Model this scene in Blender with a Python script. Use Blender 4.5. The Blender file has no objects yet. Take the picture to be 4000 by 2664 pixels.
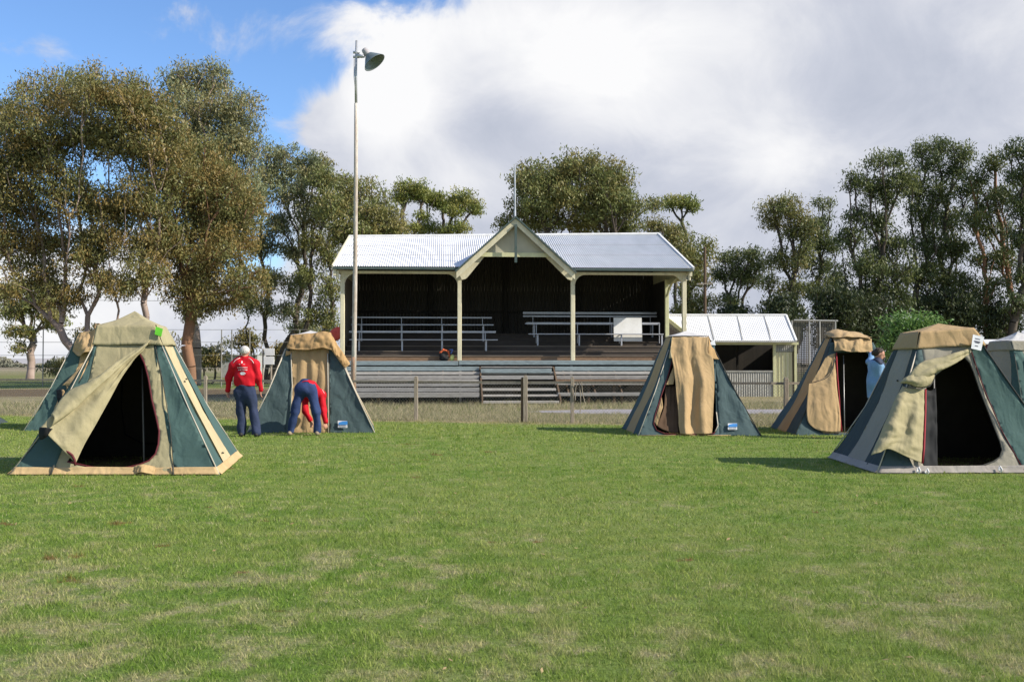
import bpy, bmesh, math, random
import numpy as np
from mathutils import Vector, Matrix, noise as mn
from mathutils.geometry import delaunay_2d_cdt
from mathutils.bvhtree import BVHTree
random.seed(7); rng = np.random.default_rng(7)
C = bpy.context.scene.collection
SC = bpy.context.scene
rad = math.radians
# ------------------------------------------------------------------ camera
H = 1.45; F = 3950.0; CX = 2000.0; CY = 1332.0; HOR = 1418.0
PITCH = math.atan((HOR-CY)/F)
cam_d = bpy.data.cameras.new("camera"); cam = bpy.data.objects.new("camera", cam_d); C.objects.link(cam)
cam.location = (0, 0, H); cam.rotation_euler = (math.pi/2+PITCH, 0, 0)
cam_d.sensor_width = 36; cam_d.lens = F*36/4000; cam_d.clip_end = 6000; cam_d.clip_start = 0.1
SC.camera = cam
CAM = Vector((0, 0, H))
# ------------------------------------------------------------------ light
SUN_EL = rad(35); SUN_A = rad(16)
sdir = Vector((math.cos(SUN_EL)*math.cos(SUN_A), -math.cos(SUN_EL)*math.sin(SUN_A), math.sin(SUN_EL)))
sl = bpy.data.lights.new("sun", 'SUN'); sl.energy = 4.8; sl.angle = rad(0.5); sl.color = (1.0, 0.92, 0.80)
so = bpy.data.objects.new("sun", sl); C.objects.link(so); so.rotation_euler = sdir.to_track_quat('Z', 'Y').to_euler()
SC.view_settings.view_transform = 'Standard'; SC.view_settings.look = 'None'
SC.view_settings.exposure = 0.5; SC.view_settings.gamma = 1.0

class NT:
    """tiny node helper"""
    def __init__(s, tree): s.t = tree; s.n = tree.nodes; s.l = tree.links
    def node(s, ty, **kw):
        n = s.n.new(ty)
        for k, v in kw.items(): setattr(n, k, v)
        return n
    def put(s, sock, v):
        if hasattr(v, 'links') or isinstance(v, bpy.types.NodeSocket): s.l.new(v, sock)
        else:
            try: sock.default_value = v
            except Exception: sock.default_value = (*v, 1)
    def m(s, op, a, b=None, c=None, clamp=False):
        n = s.node('ShaderNodeMath', operation=op, use_clamp=clamp); s.put(n.inputs[0], a)
        if b is not None: s.put(n.inputs[1], b)
        if c is not None: s.put(n.inputs[2], c)
        return n.outputs[0]
    def mix(s, f, a, b, mode='MIX'):
        n = s.node('ShaderNodeMix', data_type='RGBA', blend_type=mode)
        s.put(n.inputs[0], f); s.put(n.inputs[6], a if not isinstance(a, tuple) else (*a, 1)[:4]); s.put(n.inputs[7], b if not isinstance(b, tuple) else (*b, 1)[:4])
        return n.outputs[2]
    def noise(s, vec, scale, detail=4, rough=.55, dist=0):
        n = s.node('ShaderNodeTexNoise'); s.put(n.inputs['Scale'], scale); n.inputs['Detail'].default_value = detail
        n.inputs['Roughness'].default_value = rough; n.inputs['Distortion'].default_value = dist
        if vec is not None: s.l.new(vec, n.inputs['Vector'])
        return n.outputs['Fac']
    def ramp(s, f, a, b):
        n = s.node('ShaderNodeMapRange', interpolation_type='SMOOTHSTEP'); s.put(n.inputs[0], f)
        n.inputs[1].default_value = a; n.inputs[2].default_value = b
        return n.outputs[0]
    def mapv(s, vec, sc=(1, 1, 1), rot=(0, 0, 0)):
        n = s.node('ShaderNodeMapping'); s.l.new(vec, n.inputs[0]); n.inputs['Scale'].default_value = sc; n.inputs['Rotation'].default_value = rot
        return n.outputs[0]

# ------------------------------------------------------------------ sky: blue Nishita sky with a cloud bank to the right
world = bpy.data.worlds.new("World"); SC.world = world; world.use_nodes = True
w = NT(world.node_tree)
for n in list(w.n): w.n.remove(n)
out = w.node('ShaderNodeOutputWorld')
sky = w.node('ShaderNodeTexSky', sky_type='NISHITA'); sky.sun_disc = False
sky.sun_elevation = SUN_EL; sky.sun_rotation = math.atan2(sdir.x, sdir.y)
sky.air_density = 1.0; sky.dust_density = 0.3; sky.ozone_density = 2.5; sky.altitude = 0
tc = w.node('ShaderNodeTexCoord')
gen = tc.outputs['Generated']
sep = w.node('ShaderNodeSeparateXYZ'); w.l.new(gen, sep.inputs[0])
azn = w.m('ARCTAN2', sep.outputs[0], sep.outputs[1])
eln = w.m('ARCSINE', sep.outputs[2])
def ang(px, py): return math.atan((px-CX)/F), math.atan((HOR-py)/F)
def blob(px, py, rx, ry, amp):
    a, e = ang(px, py)
    dx = w.m('DIVIDE', w.m('SUBTRACT', azn, a), rx/F); dy = w.m('DIVIDE', w.m('SUBTRACT', eln, e), ry/F)
    r2 = w.m('ADD', w.m('MULTIPLY', dx, dx), w.m('MULTIPLY', dy, dy))
    return w.m('MULTIPLY', w.m('EXPONENT', w.m('MULTIPLY', r2, -1.0)), amp)
def blobs(lst):
    acc = None
    for b in lst:
        o = blob(*b); acc = o if acc is None else w.m('ADD', acc, o)
    return acc
nz = w.noise(w.mapv(gen, (1, 1, 1.3)), 8.0, 10, .60, .5)
nz2 = w.noise(w.mapv(gen, (1, 1, 1.7)), 3.6, 6, .5, .2)
shape = blobs([(2280, 200, 540, 420, .85), (2900, 300, 900, 650, 1.0), (3700, 500, 800, 800, 1.0), (1520, 430, 170, 190, 1.0), (1330, 490, 170, 100, .6), (1750, 350, 240, 250, .5), (1900, 700, 480, 300, .95),
               (2600, 900, 900, 500, 1.0), (2600, 1400, 2400, 260, 1.0), (1400, 800, 260, 200, .5), (-100, 1150, 900, 260, .75), (600, 1250, 700, 160, .5), (1350, 1450, 800, 90, .3), (760, 140, 260, 130, .36), (40, 290, 200, 60, .30), (1250, 120, 260, 90, .12)])
behind = w.m('MULTIPLY', w.ramp(sep.outputs[1], .35, -.3), .48)  # unseen clouds behind the view, added to neutralise the blue ambient light
msk = w.ramp(w.m('ADD', w.m('ADD', shape, behind), w.m('MULTIPLY', w.m('SUBTRACT', nz, .5), 1.7)), .30, .66)
lit = blobs([(1510, 400, 190, 210, .85), (2350, 220, 360, 300, .55), (1850, 80, 420, 170, .45), (1700, 680, 330, 110, .22), (3050, 640, 180, 130, .5), (2900, 120, 300, 250, .15), (100, 1150, 700, 300, .5), (2700, 480, 300, 200, .12), (3900, 150, 300, 200, .05),
             (1950, 480, 240, 150, -.26), (2150, 640, 300, 150, -.12), (3600, 380, 420, 220, -.10), (2700, 880, 400, 160, -.12), (1500, 620, 200, 60, -.1)])
br = w.m('ADD', w.m('ADD', .43, lit), w.m('ADD', w.m('MULTIPLY', w.m('SUBTRACT', nz, .5), .95), w.m('MULTIPLY', w.m('SUBTRACT', nz2, .5), .65)))
cr = w.node('ShaderNodeValToRGB'); w.l.new(br, cr.inputs[0])
cr.color_ramp.elements[0].position = 0.0; cr.color_ramp.elements[0].color = (.36, .41, .52, 1)
cr.color_ramp.elements[1].position = 1.0; cr.color_ramp.elements[1].color = (.93, .93, .94, 1)
e = cr.color_ramp.elements.new(.45); e.color = (.58, .61, .70, 1)
e = cr.color_ramp.elements.new(.75); e.color = (.80, .81, .85, 1)
skc = w.mix(1.0, sky.outputs[0], (.92, 1.10, 1.34), 'MULTIPLY')
bg1 = w.node('ShaderNodeBackground'); w.l.new(skc, bg1.inputs[0]); bg1.inputs[1].default_value = .106
bg2 = w.node('ShaderNodeBackground'); w.l.new(cr.outputs[0], bg2.inputs[0]); bg2.inputs[1].default_value = .74
mx = w.node('ShaderNodeMixShader'); w.l.new(msk, mx.inputs[0]); w.l.new(bg1.outputs[0], mx.inputs[1]); w.l.new(bg2.outputs[0], mx.inputs[2])
w.l.new(mx.outputs[0], out.inputs[0])

# ------------------------------------------------------------------ projection helpers (photo pixels 4000x2664)
def ray(px, py):
    u = (px-CX)/F; v = (CY-py)/F; c, s = math.cos(PITCH), math.sin(PITCH)
    return Vector((u, c-v*s, s+v*c))
def P(px, py, Y):
    r = ray(px, py); return CAM+r*(Y/r.y)
def G(px, py, z=0.0):
    r = ray(px, py); return CAM+r*((z-H)/r.z)

# ------------------------------------------------------------------ object helpers
ROOT = {}
def tag(o, label=None, cat=None, group=None, kind=None):
    if label: o['label'] = label
    if cat: o['category'] = cat
    if group: o['group'] = group
    if kind: o['kind'] = kind
    return o
def empty(name, loc, label, cat, group=None):
    o = bpy.data.objects.new(name, None); C.objects.link(o); o.location = loc; o.empty_display_size = .2
    ROOT[o.name] = Vector(loc); return tag(o, label, cat, group)
def link(name, me, mat, parent=None, smooth=False):
    o = bpy.data.objects.new(name, me); C.objects.link(o)
    if mat is not None: me.materials.append(mat)
    if smooth: me.shade_smooth()
    if parent is not None:
        off = ROOT[parent.name]; me.transform(Matrix.Translation(-off)); o.parent = parent
        if parent.type == 'MESH': pass
        ROOT[o.name] = off
    else: ROOT[o.name] = Vector((0, 0, 0))
    return o
def reroot(o, loc):
    """move a top-level mesh's origin to loc"""
    loc = Vector(loc); o.data.transform(Matrix.Translation(-loc)); o.location = loc; ROOT[o.name] = loc; return o
def V3(p): return Vector(p)
class MB:
    def __init__(s, M=None): s.v = []; s.f = []; s.M = M
    def add(s, vs, fs):
        b = len(s.v)
        for p in vs:
            p = Vector(p); s.v.append(tuple(s.M @ p) if s.M else tuple(p))
        s.f += [tuple(b+i for i in f) for f in fs]
    def hexa(s, p):   # 8 points: bottom 4 ccw, top 4 ccw
        s.add(p, [(3, 2, 1, 0), (4, 5, 6, 7), (0, 1, 5, 4), (1, 2, 6, 5), (2, 3, 7, 6), (3, 0, 4, 7)])
    def box(s, x0, x1, y0, y1, z0, z1):
        s.hexa([(x0, y0, z0), (x1, y0, z0), (x1, y1, z0), (x0, y1, z0), (x0, y0, z1), (x1, y0, z1), (x1, y1, z1), (x0, y1, z1)])
    def beam(s, p0, p1, w, h, up=(0, 0, 1)):
        p0, p1 = V3(p0), V3(p1); d = (p1-p0).normalized(); upv = V3(up)
        if abs(d.dot(upv)) > .98: upv = Vector((0, 1, 0))
        a = d.cross(upv).normalized()*w/2; b = a.cross(d).normalized()*h/2
        s.hexa([p0-a-b, p0+a-b, p1+a-b, p1-a-b, p0-a+b, p0+a+b, p1+a+b, p1-a+b])
    def tube(s, pts, rs, n=8, cap=True):
        pts = [V3(p) for p in pts]
        if not hasattr(rs, '__len__'): rs = [rs]*len(pts)
        vs = []; ref = None
        for i, p in enumerate(pts):
            d = (pts[min(i+1, len(pts)-1)]-pts[max(i-1, 0)]).normalized()
            if ref is None:
                ref = Vector((0, 0, 1)) if abs(d.z) < .9 else Vector((1, 0, 0))
            a = (ref-d*ref.dot(d)).normalized(); ref = a; b = d.cross(a)
            for k in range(n):
                t = 2*math.pi*k/n; vs.append(p+(a*math.cos(t)+b*math.sin(t))*rs[i])
        fs = []
        for i in range(len(pts)-1):
            for k in range(n):
                k2 = (k+1) % n; fs.append((i*n+k, i*n+k2, (i+1)*n+k2, (i+1)*n+k))
        if cap: fs.append(tuple(range(n))[::-1]); fs.append(tuple((len(pts)-1)*n+k for k in range(n)))
        s.add(vs, fs)
    def lathe(s, c, prof, n=20, M=None):
        c = V3(c); vs = []
        for r, z in prof:
            for k in range(n):
                t = 2*math.pi*k/n; q = Vector((r*math.cos(t), r*math.sin(t), z))
                vs.append(c+(M @ q if M else q))
        fs = [(i*n+k, i*n+(k+1) % n, (i+1)*n+(k+1) % n, (i+1)*n+k) for i in range(len(prof)-1) for k in range(n)]
        s.add(vs, fs)
    def prism(s, poly, off):   # poly list of 3d pts, extruded by vector off
        n = len(poly); off = V3(off); p = [V3(q) for q in poly]
        s.add(p+[q+off for q in p], [tuple(range(n))[::-1], tuple(range(n, 2*n))]+[(i, (i+1) % n, n+(i+1) % n, n+i) for i in range(n)])
    def build(s, name, mat, parent=None, smooth=False, bevel=0):
        me = bpy.data.meshes.new(name); me.from_pydata(s.v, [], s.f); me.update()
        bm = bmesh.new(); bm.from_mesh(me); bmesh.ops.recalc_face_normals(bm, faces=bm.faces)
        if bevel: bmesh.ops.bevel(bm, geom=bm.edges, offset=bevel, segments=1, affect='EDGES')
        bm.to_mesh(me); bm.free()
        return link(name, me, mat, parent, smooth)
def np_mesh(name, v, f, k):
    """v (n,3), f flat (m,k) arrays"""
    me = bpy.data.meshes.new(name); me.vertices.add(len(v)); me.vertices.foreach_set('co', np.asarray(v, dtype=np.float32).ravel())
    m = len(f); me.loops.add(m*k); me.loops.foreach_set('vertex_index', np.asarray(f, dtype=np.int32).ravel())
    me.polygons.add(m); me.polygons.foreach_set('loop_start', np.arange(0, m*k, k, dtype=np.int32))
    me.update(calc_edges=True); return me

# ------------------------------------------------------------------ materials
MATS = {}
def pmat(name, col, rough=.8, col2=None, sc=3.0, amt=.5, bump=0, bsc=40, stretch=(1, 1, 1), metal=0, spec=.3, fine=0, finesc=60, transl=0, coord='Object'):
    if name in MATS: return MATS[name]
    m = bpy.data.materials.new(name); m.use_nodes = True; t = NT(m.node_tree)
    b = t.n['Principled BSDF']; b.inputs['Roughness'].default_value = rough; b.inputs['Metallic'].default_value = metal
    b.inputs['Specular IOR Level'].default_value = spec
    tcn = t.node('ShaderNodeTexCoord'); vec = t.mapv(tcn.outputs[coord], stretch)
    c = (*col, 1)
    if col2 is None: col2 = tuple(x*.75 for x in col)
    f = t.ramp(t.noise(vec, sc, 6, .6), .5-amt*.4, .5+amt*.4)
    c = t.mix(f, tuple(col), tuple(col2))
    if fine:
        g = t.noise(vec, finesc, 3, .6); c = t.mix(fine, c, t.mix(t.ramp(g, .35, .65), tuple(x*.55 for x in col), tuple(min(1, x*1.35) for x in col)))
    t.l.new(c, b.inputs['Base Color'])
    if bump:
        bn = t.node('ShaderNodeBump'); bn.inputs['Strength'].default_value = bump; bn.inputs['Distance'].default_value = .02
        t.l.new(t.noise(vec, bsc, 4, .6), bn.inputs['Height']); t.l.new(bn.outputs[0], b.inputs['Normal'])
    if transl:
        tr = t.node('ShaderNodeBsdfTranslucent'); t.l.new(c, tr.inputs[0]); ms = t.node('ShaderNodeMixShader'); ms.inputs[0].default_value = transl
        t.l.new(b.outputs[0], ms.inputs[1]); t.l.new(tr.outputs[0], ms.inputs[2]); t.l.new(ms.outputs[0], t.n['Material Output'].inputs[0])
    MATS[name] = m; return m
def canvas(name, col, col2=None):
    m = pmat(name, col, .9, col2 or tuple(x*.80 for x in col), 2.0, .9, .35, 9, fine=.16, finesc=130, spec=.15)
    t = NT(m.node_tree); b = t.n['Principled BSDF']; old = b.inputs['Normal'].links[0].from_socket
    tcn = t.node('ShaderNodeTexCoord'); cr_ = t.m('ABSOLUTE', t.m('SUBTRACT', t.noise(t.mapv(tcn.outputs['Object'], (1.5, 1.5, .8), (.4, .3, .2)), 1.7, 3, .5, .5), .5))
    bn = t.node('ShaderNodeBump'); bn.inputs['Strength'].default_value = .16; bn.inputs['Distance'].default_value = .05
    t.l.new(t.ramp(cr_, 0, .12), bn.inputs['Height']); t.l.new(old, bn.inputs['Normal']); t.l.new(bn.outputs[0], b.inputs['Normal'])
    return m
M_BEIGE = canvas('beige_canvas', (.37, .325, .19)); M_CREAM = canvas('cream_canvas', (.50, .41, .24)); M_TAN = canvas('tan_canvas', (.43, .30, .155))
M_TAND = canvas('deep_tan_canvas', (.42, .27, .125)); M_GREEN = canvas('green_canvas', (.066, .116, .106)); M_GREY = canvas('grey_cream_canvas', (.31, .285, .225))
M_BLUEG = canvas('blue_green_canvas', (.072, .108, .110)); M_SKIRT = canvas('skirt_canvas', (.55, .40, .21), (.40, .27, .13)); M_GSKIRT = canvas('grey_skirt', (.36, .33, .29), (.26, .23, .2))
M_ROOFC = canvas('pale_roof_canvas', (.58, .56, .53)); M_ZIP = pmat('maroon_trim', (.11, .015, .02), .7); M_INSHADE = pmat('painted_inner_shade', (.05, .043, .032), .95)  # last colour is near-black to stand for shade inside the tents
M_DPOLE = pmat('dull_pole', (.13, .12, .10), .6)
M_LAP = pmat('roof_lap_line', (.42, .42, .42), .6, (.30, .27, .25), 3, .9)  # dark line along the overlaps of the roof sheets
M_RED = pmat('red_trim', (.30, .02, .03), .7)
M_FLOOR = pmat('tent_floor', (.16, .11, .06), .8); M_MESH = pmat('dark_screen', (.012, .013, .014), .8); M_STEEL = pmat('steel_tube', (.35, .35, .34), .45, metal=.6)
M_SEAM = pmat('pale_seam', (.55, .50, .40), .8); M_DSEAM = pmat('dark_seam', (.06, .06, .05), .8); M_SMOKE = canvas('slate_canvas', (.055, .072, .072))
M_CPAINT = pmat('cream_paint', (.74, .68, .47), .6, (.50, .46, .32), 5, .8, .15, 30, stretch=(1, 1, .3), fine=.15)
M_CPAINT2 = pmat('yellow_cream_paint', (.62, .62, .36), .6, (.52, .50, .30), 5, .6, .1, 30)
M_INFILL = pmat('gable_board', (.48, .45, .33), .7, (.42, .39, .29), 3, .6)
M_ROOF = pmat('galvanised_roof', (.46, .48, .49), .5, (.62, .63, .64), 1.6, .9, fine=.12, finesc=25, spec=.5, stretch=(1, .25, 1))
M_ROOFW = pmat('whitened_roof', (.76, .76, .755), .5, (.62, .63, .64), 1.6, .9, fine=.10, finesc=25, spec=.35, stretch=(1, .25, 1))
M_RUSTY = pmat('rust_stain', (.30, .24, .20), .8)
M_TRIMG = pmat('dark_green_gutter', (.05, .085, .075), .5, (.09, .11, .10), 8)
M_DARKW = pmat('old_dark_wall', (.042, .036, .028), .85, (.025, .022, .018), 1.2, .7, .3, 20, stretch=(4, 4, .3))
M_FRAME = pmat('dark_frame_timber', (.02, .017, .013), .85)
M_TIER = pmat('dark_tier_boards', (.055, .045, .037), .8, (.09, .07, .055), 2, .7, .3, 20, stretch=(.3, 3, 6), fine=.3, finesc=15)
M_TREAD = pmat('worn_tread_edge', (.22, .18, .14), .8, (.11, .09, .07), 2, .7, stretch=(.4, 3, 6))
M_BROWNW = pmat('brown_riser_boards', (.27, .18, .11), .8, (.15, .09, .055), 1.4, .9, .3, 20, stretch=(.5, 2, 5), fine=.3, finesc=12)
M_GREYW = pmat('weathered_grey_planks', (.34, .33, .31), .8, (.19, .18, .165), 1.6, .9, .4, 25, stretch=(.35, 3, 7), fine=.45, finesc=12)
M_BLUEW = pmat('weathered_blue_planks', (.26, .32, .33), .8, (.16, .18, .18), 1.6, .9, .4, 25, stretch=(.35, 3, 7), fine=.45, finesc=12)
M_PALEW = pmat('pale_seat_planks', (.48, .46, .42), .8, (.30, .27, .24), 1.6, .8, .3, 25, stretch=(.35, 3, 7), fine=.35, finesc=12)
M_POSTW = pmat('weathered_post', (.36, .31, .24), .85, (.20, .16, .12), 3, .9, .5, 20, stretch=(5, 5, .4), fine=.35, finesc=20)
M_POSTD = pmat('brown_post', (.15, .10, .06), .85, (.09, .06, .04), 3, .9, .5, 20, stretch=(5, 5, .4))
M_ALU = pmat('aluminium_bench', (.48, .48, .50), .4, (.40, .40, .42), 2, .5, metal=.3, spec=.5)
M_WHITE = pmat('white_paint', (.78, .78, .76), .5, (.66, .65, .62), 3, .6)
M_POLE = pmat('whitewashed_pole', (.56, .53, .47), .8, (.27, .17, .10), 1.6, .55, .4, 20, stretch=(3, 3, .5), fine=.3, finesc=14)
M_POLER = pmat('rusty_pole_foot', (.30, .15, .08), .85, (.45, .37, .28), 3, .8, .4, 20, stretch=(3, 3, .6))
M_GALV = pmat('galvanised_pipe', (.50, .51, .52), .4, metal=.5)
M_LAMP = pmat('lamp_enamel', (.16, .20, .20), .4, (.12, .15, .15), spec=.5)
M_LAMPI = pmat('lamp_inside', (.45, .42, .42), .4)
M_CORR = pmat('pale_corrugated', (.40, .40, .37), .6, (.3, .29, .26), 4, .6)
M_YELLOWW = pmat('pale_yellow_door', (.68, .64, .42), .6, (.60, .55, .36), 2, .6)
M_SHADE = pmat('shade_mesh_cloth', (.15, .14, .115), .9, (.105, .095, .08), 1.0, .9, stretch=(1, 1, .4))
M_REDCL = pmat('faded_red_cloth', (.62, .10, .07), .8, (.45, .06, .05), 5, .8, .4, 14)
M_JACKET = pmat('red_jacket', (.55, .008, .018), .75, (.42, .006, .015), 6, .7, .5, 14, spec=.2)
M_TROUSER = pmat('navy_trousers', (.035, .048, .095), .85, (.025, .035, .072), 6, .7, .5, 16, spec=.2)
M_JEAN = pmat('blue_jeans', (.035, .060, .155), .85, (.022, .035, .09), 6, .9, .5, 16, spec=.2)
M_SKIN = pmat('skin', (.55, .30, .21), .55, (.50, .25, .17), 10, .5)
M_WHAIR = pmat('white_hair', (.60, .57, .54), .7, (.45, .42, .39), 20, .8, .5, 60)
M_DHAIR = pmat('brown_hair', (.06, .035, .02), .6, (.03, .02, .012), 20, .8, .5, 60)
M_SHOE = pmat('dark_shoe', (.03, .03, .03), .6); M_TSHOE = pmat('tan_shoe', (.30, .24, .16), .7)
M_LBLUE = pmat('light_blue_jacket', (.19, .33, .50), .7, (.13, .24, .40), 6, .8, .5, 12); M_NAVY = pmat('navy_yoke', (.02, .028, .06), .7)
M_LIME = pmat('lime_tag', (.13, .52, .03), .6); M_BLUET = pmat('blue_tag', (.05, .25, .62), .6); M_TAGW = pmat('white_tag', (.75, .77, .78), .6); M_INK = pmat('grey_ink', (.22, .22, .26), .7)
M_BLACK = pmat('black_cloth', (.012, .012, .014), .8); M_YELL = pmat('yellow_cloth', (.60, .62, .20), .7); M_ORANGE = pmat('orange_cloth', (.60, .12, .04), .7); M_BLUEC = pmat('blue_cloth', (.08, .14, .38), .7)
M_WIRE = pmat('wire', (.30, .29, .27), .6)
M_WIREP = pmat('pale_wire', (.36, .34, .30), .6)

# ------------------------------------------------------------------ ground
FS, FO = -.244, 24.9      # fence line: Y = FO + FS*x
def grass_colour(t, pos, blade=False):
    n1 = t.noise(pos, .55, 6, .62, .4); n2 = t.noise(pos, 2.6, 6, .65, .3); n3 = t.noise(pos, .16, 3, .5)
    c = t.mix(t.ramp(n2, .36, .64), (.150, .255, .045), (.265, .325, .095))
    c = t.mix(t.m('MULTIPLY', t.ramp(n3, .35, .65), .5), c, (.275, .325, .10))
    sx = t.node('ShaderNodeSeparateXYZ'); t.l.new(pos, sx.inputs[0])
    near = t.m('MULTIPLY_ADD', t.ramp(sx.outputs[1], 13.0, 5.0), .085, 0.0)
    left = t.m('MULTIPLY', t.ramp(sx.outputs[0], 1.0, -3.0), .022)
    pv = t.m('ADD', t.m('ADD', t.m('MULTIPLY', n1, .45), t.m('MULTIPLY', n2, .55)), t.m('ADD', near, left))
    straw = t.ramp(pv, .575, .68)
    straw = t.m('MULTIPLY', straw, t.m('MULTIPLY_ADD', t.ramp(t.noise(pos, 11, 5, .7), .35, .65), .75, .25))
    c = t.mix(t.m('MULTIPLY', straw, .75), c, (.43, .375, .25))
    dirt = t.ramp(t.m('ADD', t.noise(pos, 1.9, 4, .5, .2), left), .685, .73)
    c = t.mix(t.m('MULTIPLY', dirt, .75), c, (.22, .10, .055))
    # dry rough grass past the fence
    dd = t.m('SUBTRACT', t.m('ADD', sx.outputs[1], t.m('MULTIPLY', sx.outputs[0], -FS)), FO)
    dn = t.m('ADD', dd, t.m('MULTIPLY', t.m('SUBTRACT', t.noise(pos, .9, 4, .6), .5), 2.2))
    dry = t.mix(t.ramp(t.noise(pos, .7, 6, .65), .35, .65), (.42, .35, .22), (.28, .26, .13))
    dry = t.mix(t.m('MULTIPLY', t.ramp(t.noise(pos, 5, 5, .65), .5, .7), .5), dry, (.46, .40, .29))
    c = t.mix(t.ramp(dn, -1.3, .1), c, dry)
    far = t.mix(t.ramp(t.noise(pos, .12, 5, .6), .35, .65), (.17, .20, .06), (.25, .225, .11))
    c = t.mix(t.ramp(t.m('ADD', sx.outputs[1], t.m('MULTIPLY', sx.outputs[0], .15)), 52, 62), c, far)
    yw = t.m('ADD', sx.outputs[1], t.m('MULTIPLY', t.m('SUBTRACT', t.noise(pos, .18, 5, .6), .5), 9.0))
    litter_shade = t.m('MULTIPLY', t.m('MULTIPLY', t.ramp(yw, 41, 45), t.ramp(yw, 58, 54)), t.ramp(sx.outputs[0], -5.5, -8.5))  # gum litter on the ground, darkened with the trees' painted shade
    c = t.mix(t.m('MULTIPLY', litter_shade, .85), c, t.mix(t.ramp(t.noise(pos, 1.6, 5, .7), .35, .65), (.12, .075, .05), (.19, .14, .09)))
    c = t.mix(t.m('MULTIPLY', t.m('MULTIPLY', t.ramp(yw, 57, 60), t.ramp(yw, 78, 70)), t.ramp(sx.outputs[0], -5.5, -8.5)), c, (.20, .26, .075))
    c = t.mix(t.ramp(sx.outputs[1], 100, 220), c, (.33, .28, .19))
    return c
mg = bpy.data.materials.new('ground_turf'); mg.use_nodes = True; t = NT(mg.node_tree)
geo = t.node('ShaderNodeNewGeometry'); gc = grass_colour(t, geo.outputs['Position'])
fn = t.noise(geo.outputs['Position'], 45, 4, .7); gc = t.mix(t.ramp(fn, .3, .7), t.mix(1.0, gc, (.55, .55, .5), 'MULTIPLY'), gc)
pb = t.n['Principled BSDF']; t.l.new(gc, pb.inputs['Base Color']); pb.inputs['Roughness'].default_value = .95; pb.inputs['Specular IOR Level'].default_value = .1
bn = t.node('ShaderNodeBump'); bn.inputs['Strength'].default_value = .8; bn.inputs['Distance'].default_value = .05; t.l.new(t.noise(geo.outputs['Position'], 25, 6, .75), bn.inputs['Height']); t.l.new(bn.outputs[0], pb.inputs['Normal'])
mb = MB(); mb.add([(-2600, -60, 0), (2600, -60, 0), (2600, 3800, 0), (-2600, 3800, 0)], [(0, 1, 2, 3)])
tag(mb.build('ground', mg), kind='structure')
# gravel service road on the far side of the fence
M_ROAD = pmat('gravel_road', (.33, .31, .31), .95, (.26, .24, .24), 1.5, .8, .5, 40, fine=.3, finesc=12)
mb = MB(); N = 60
vs = []
for i in range(N+1):
    x = 0.2+i*.7; wob = .35*mn.noise(Vector((x*.6, 3, 0)))
    y0 = 28.6+wob-(.0 if x > 2 else 0); y1 = 31.6+.4*mn.noise(Vector((x*.5, 9, 0)))
    k = min(1, (x-.2)/3+.15); ym = (y0+y1)/2
    vs += [(x, ym+(y0-ym)*k, .008), (x, ym+(y1-ym)*k, .008)]
mb.add(vs, [(2*i, 2*i+2, 2*i+3, 2*i+1) for i in range(N)])
tag(mb.build('road', M_ROAD), kind='structure')
# far hill on the left and the plain
M_HILL = pmat('hazy_hill', (.40, .36, .34), .95, (.34, .33, .32), .004, .8)
mb = MB(); vs = []; n = 60
for i in range(n+1):
    x = -1500+i*50; hgt = 6+5*mn.noise(Vector((x*.002, 0, 0)))+3*mn.noise(Vector((x*.007, 5, 0)))+1.45
    vs += [(x, 2050, 0), (x, 2200, hgt*1.0+3), (x, 2500, hgt+5), (x, 2700, 0)]
mb.add(vs, [(4*i+j, 4*i+4+j, 4*i+5+j, 4*i+1+j) for i in range(n) for j in range(3)])
tag(mb.build('hills', M_HILL, smooth=True), kind='structure')

# ------------------------------------------------------------------ grass blades on the oval
def blades(name, x0, rings, mat, zone):
    V = []; R = []
    for (ya, yb, dens, hh, ww) in rings:
        n = int((yb-ya)*dens*((ya+yb)/2*1.08+5.0)); y = ya+(yb-ya)*rng.random(n); hw = y*.54+2.5
        x = (rng.random(n)*2-1)*hw
        keep = zone(x, y); x = x[keep]; y = y[keep]; n = len(x)
        tuft = np.clip(1+.55*(np.sin(x*9.1+3*np.sin(y*3.7))*np.sin(y*8.3+2.5*np.sin(x*4.9)))+.35*np.sin(x*23+y*17)*np.sin(y*29-x*13), .45, 2.0); h = hh*tuft*(.5+rng.random(n)*.9); wd = ww*(.6+.8*rng.random(n)); a = rng.random(n)*2*np.pi
        lean = h*(.2+.9*rng.random(n)); la = rng.random(n)*2*np.pi
        dx = np.cos(a)*wd/2; dy = np.sin(a)*wd/2
        b0 = np.stack([x-dx, y-dy, np.zeros(n)], 1); b1 = np.stack([x+dx, y+dy, np.zeros(n)], 1)
        tip = np.stack([x+np.cos(la)*lean, y+np.sin(la)*lean, h], 1)
        V.append(np.stack([b0, b1, tip], 1).reshape(-1, 3)); R.append(np.repeat(rng.random(n), 3))
    v = np.concatenate(V); r = np.concatenate(R); f = np.arange(len(v)).reshape(-1, 3)
    me = np_mesh(name, v, f, 3); at = me.attributes.new('rnd', 'FLOAT', 'POINT'); at.data.foreach_set('value', r.astype(np.float32))
    return link(name, me, mat)
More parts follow.
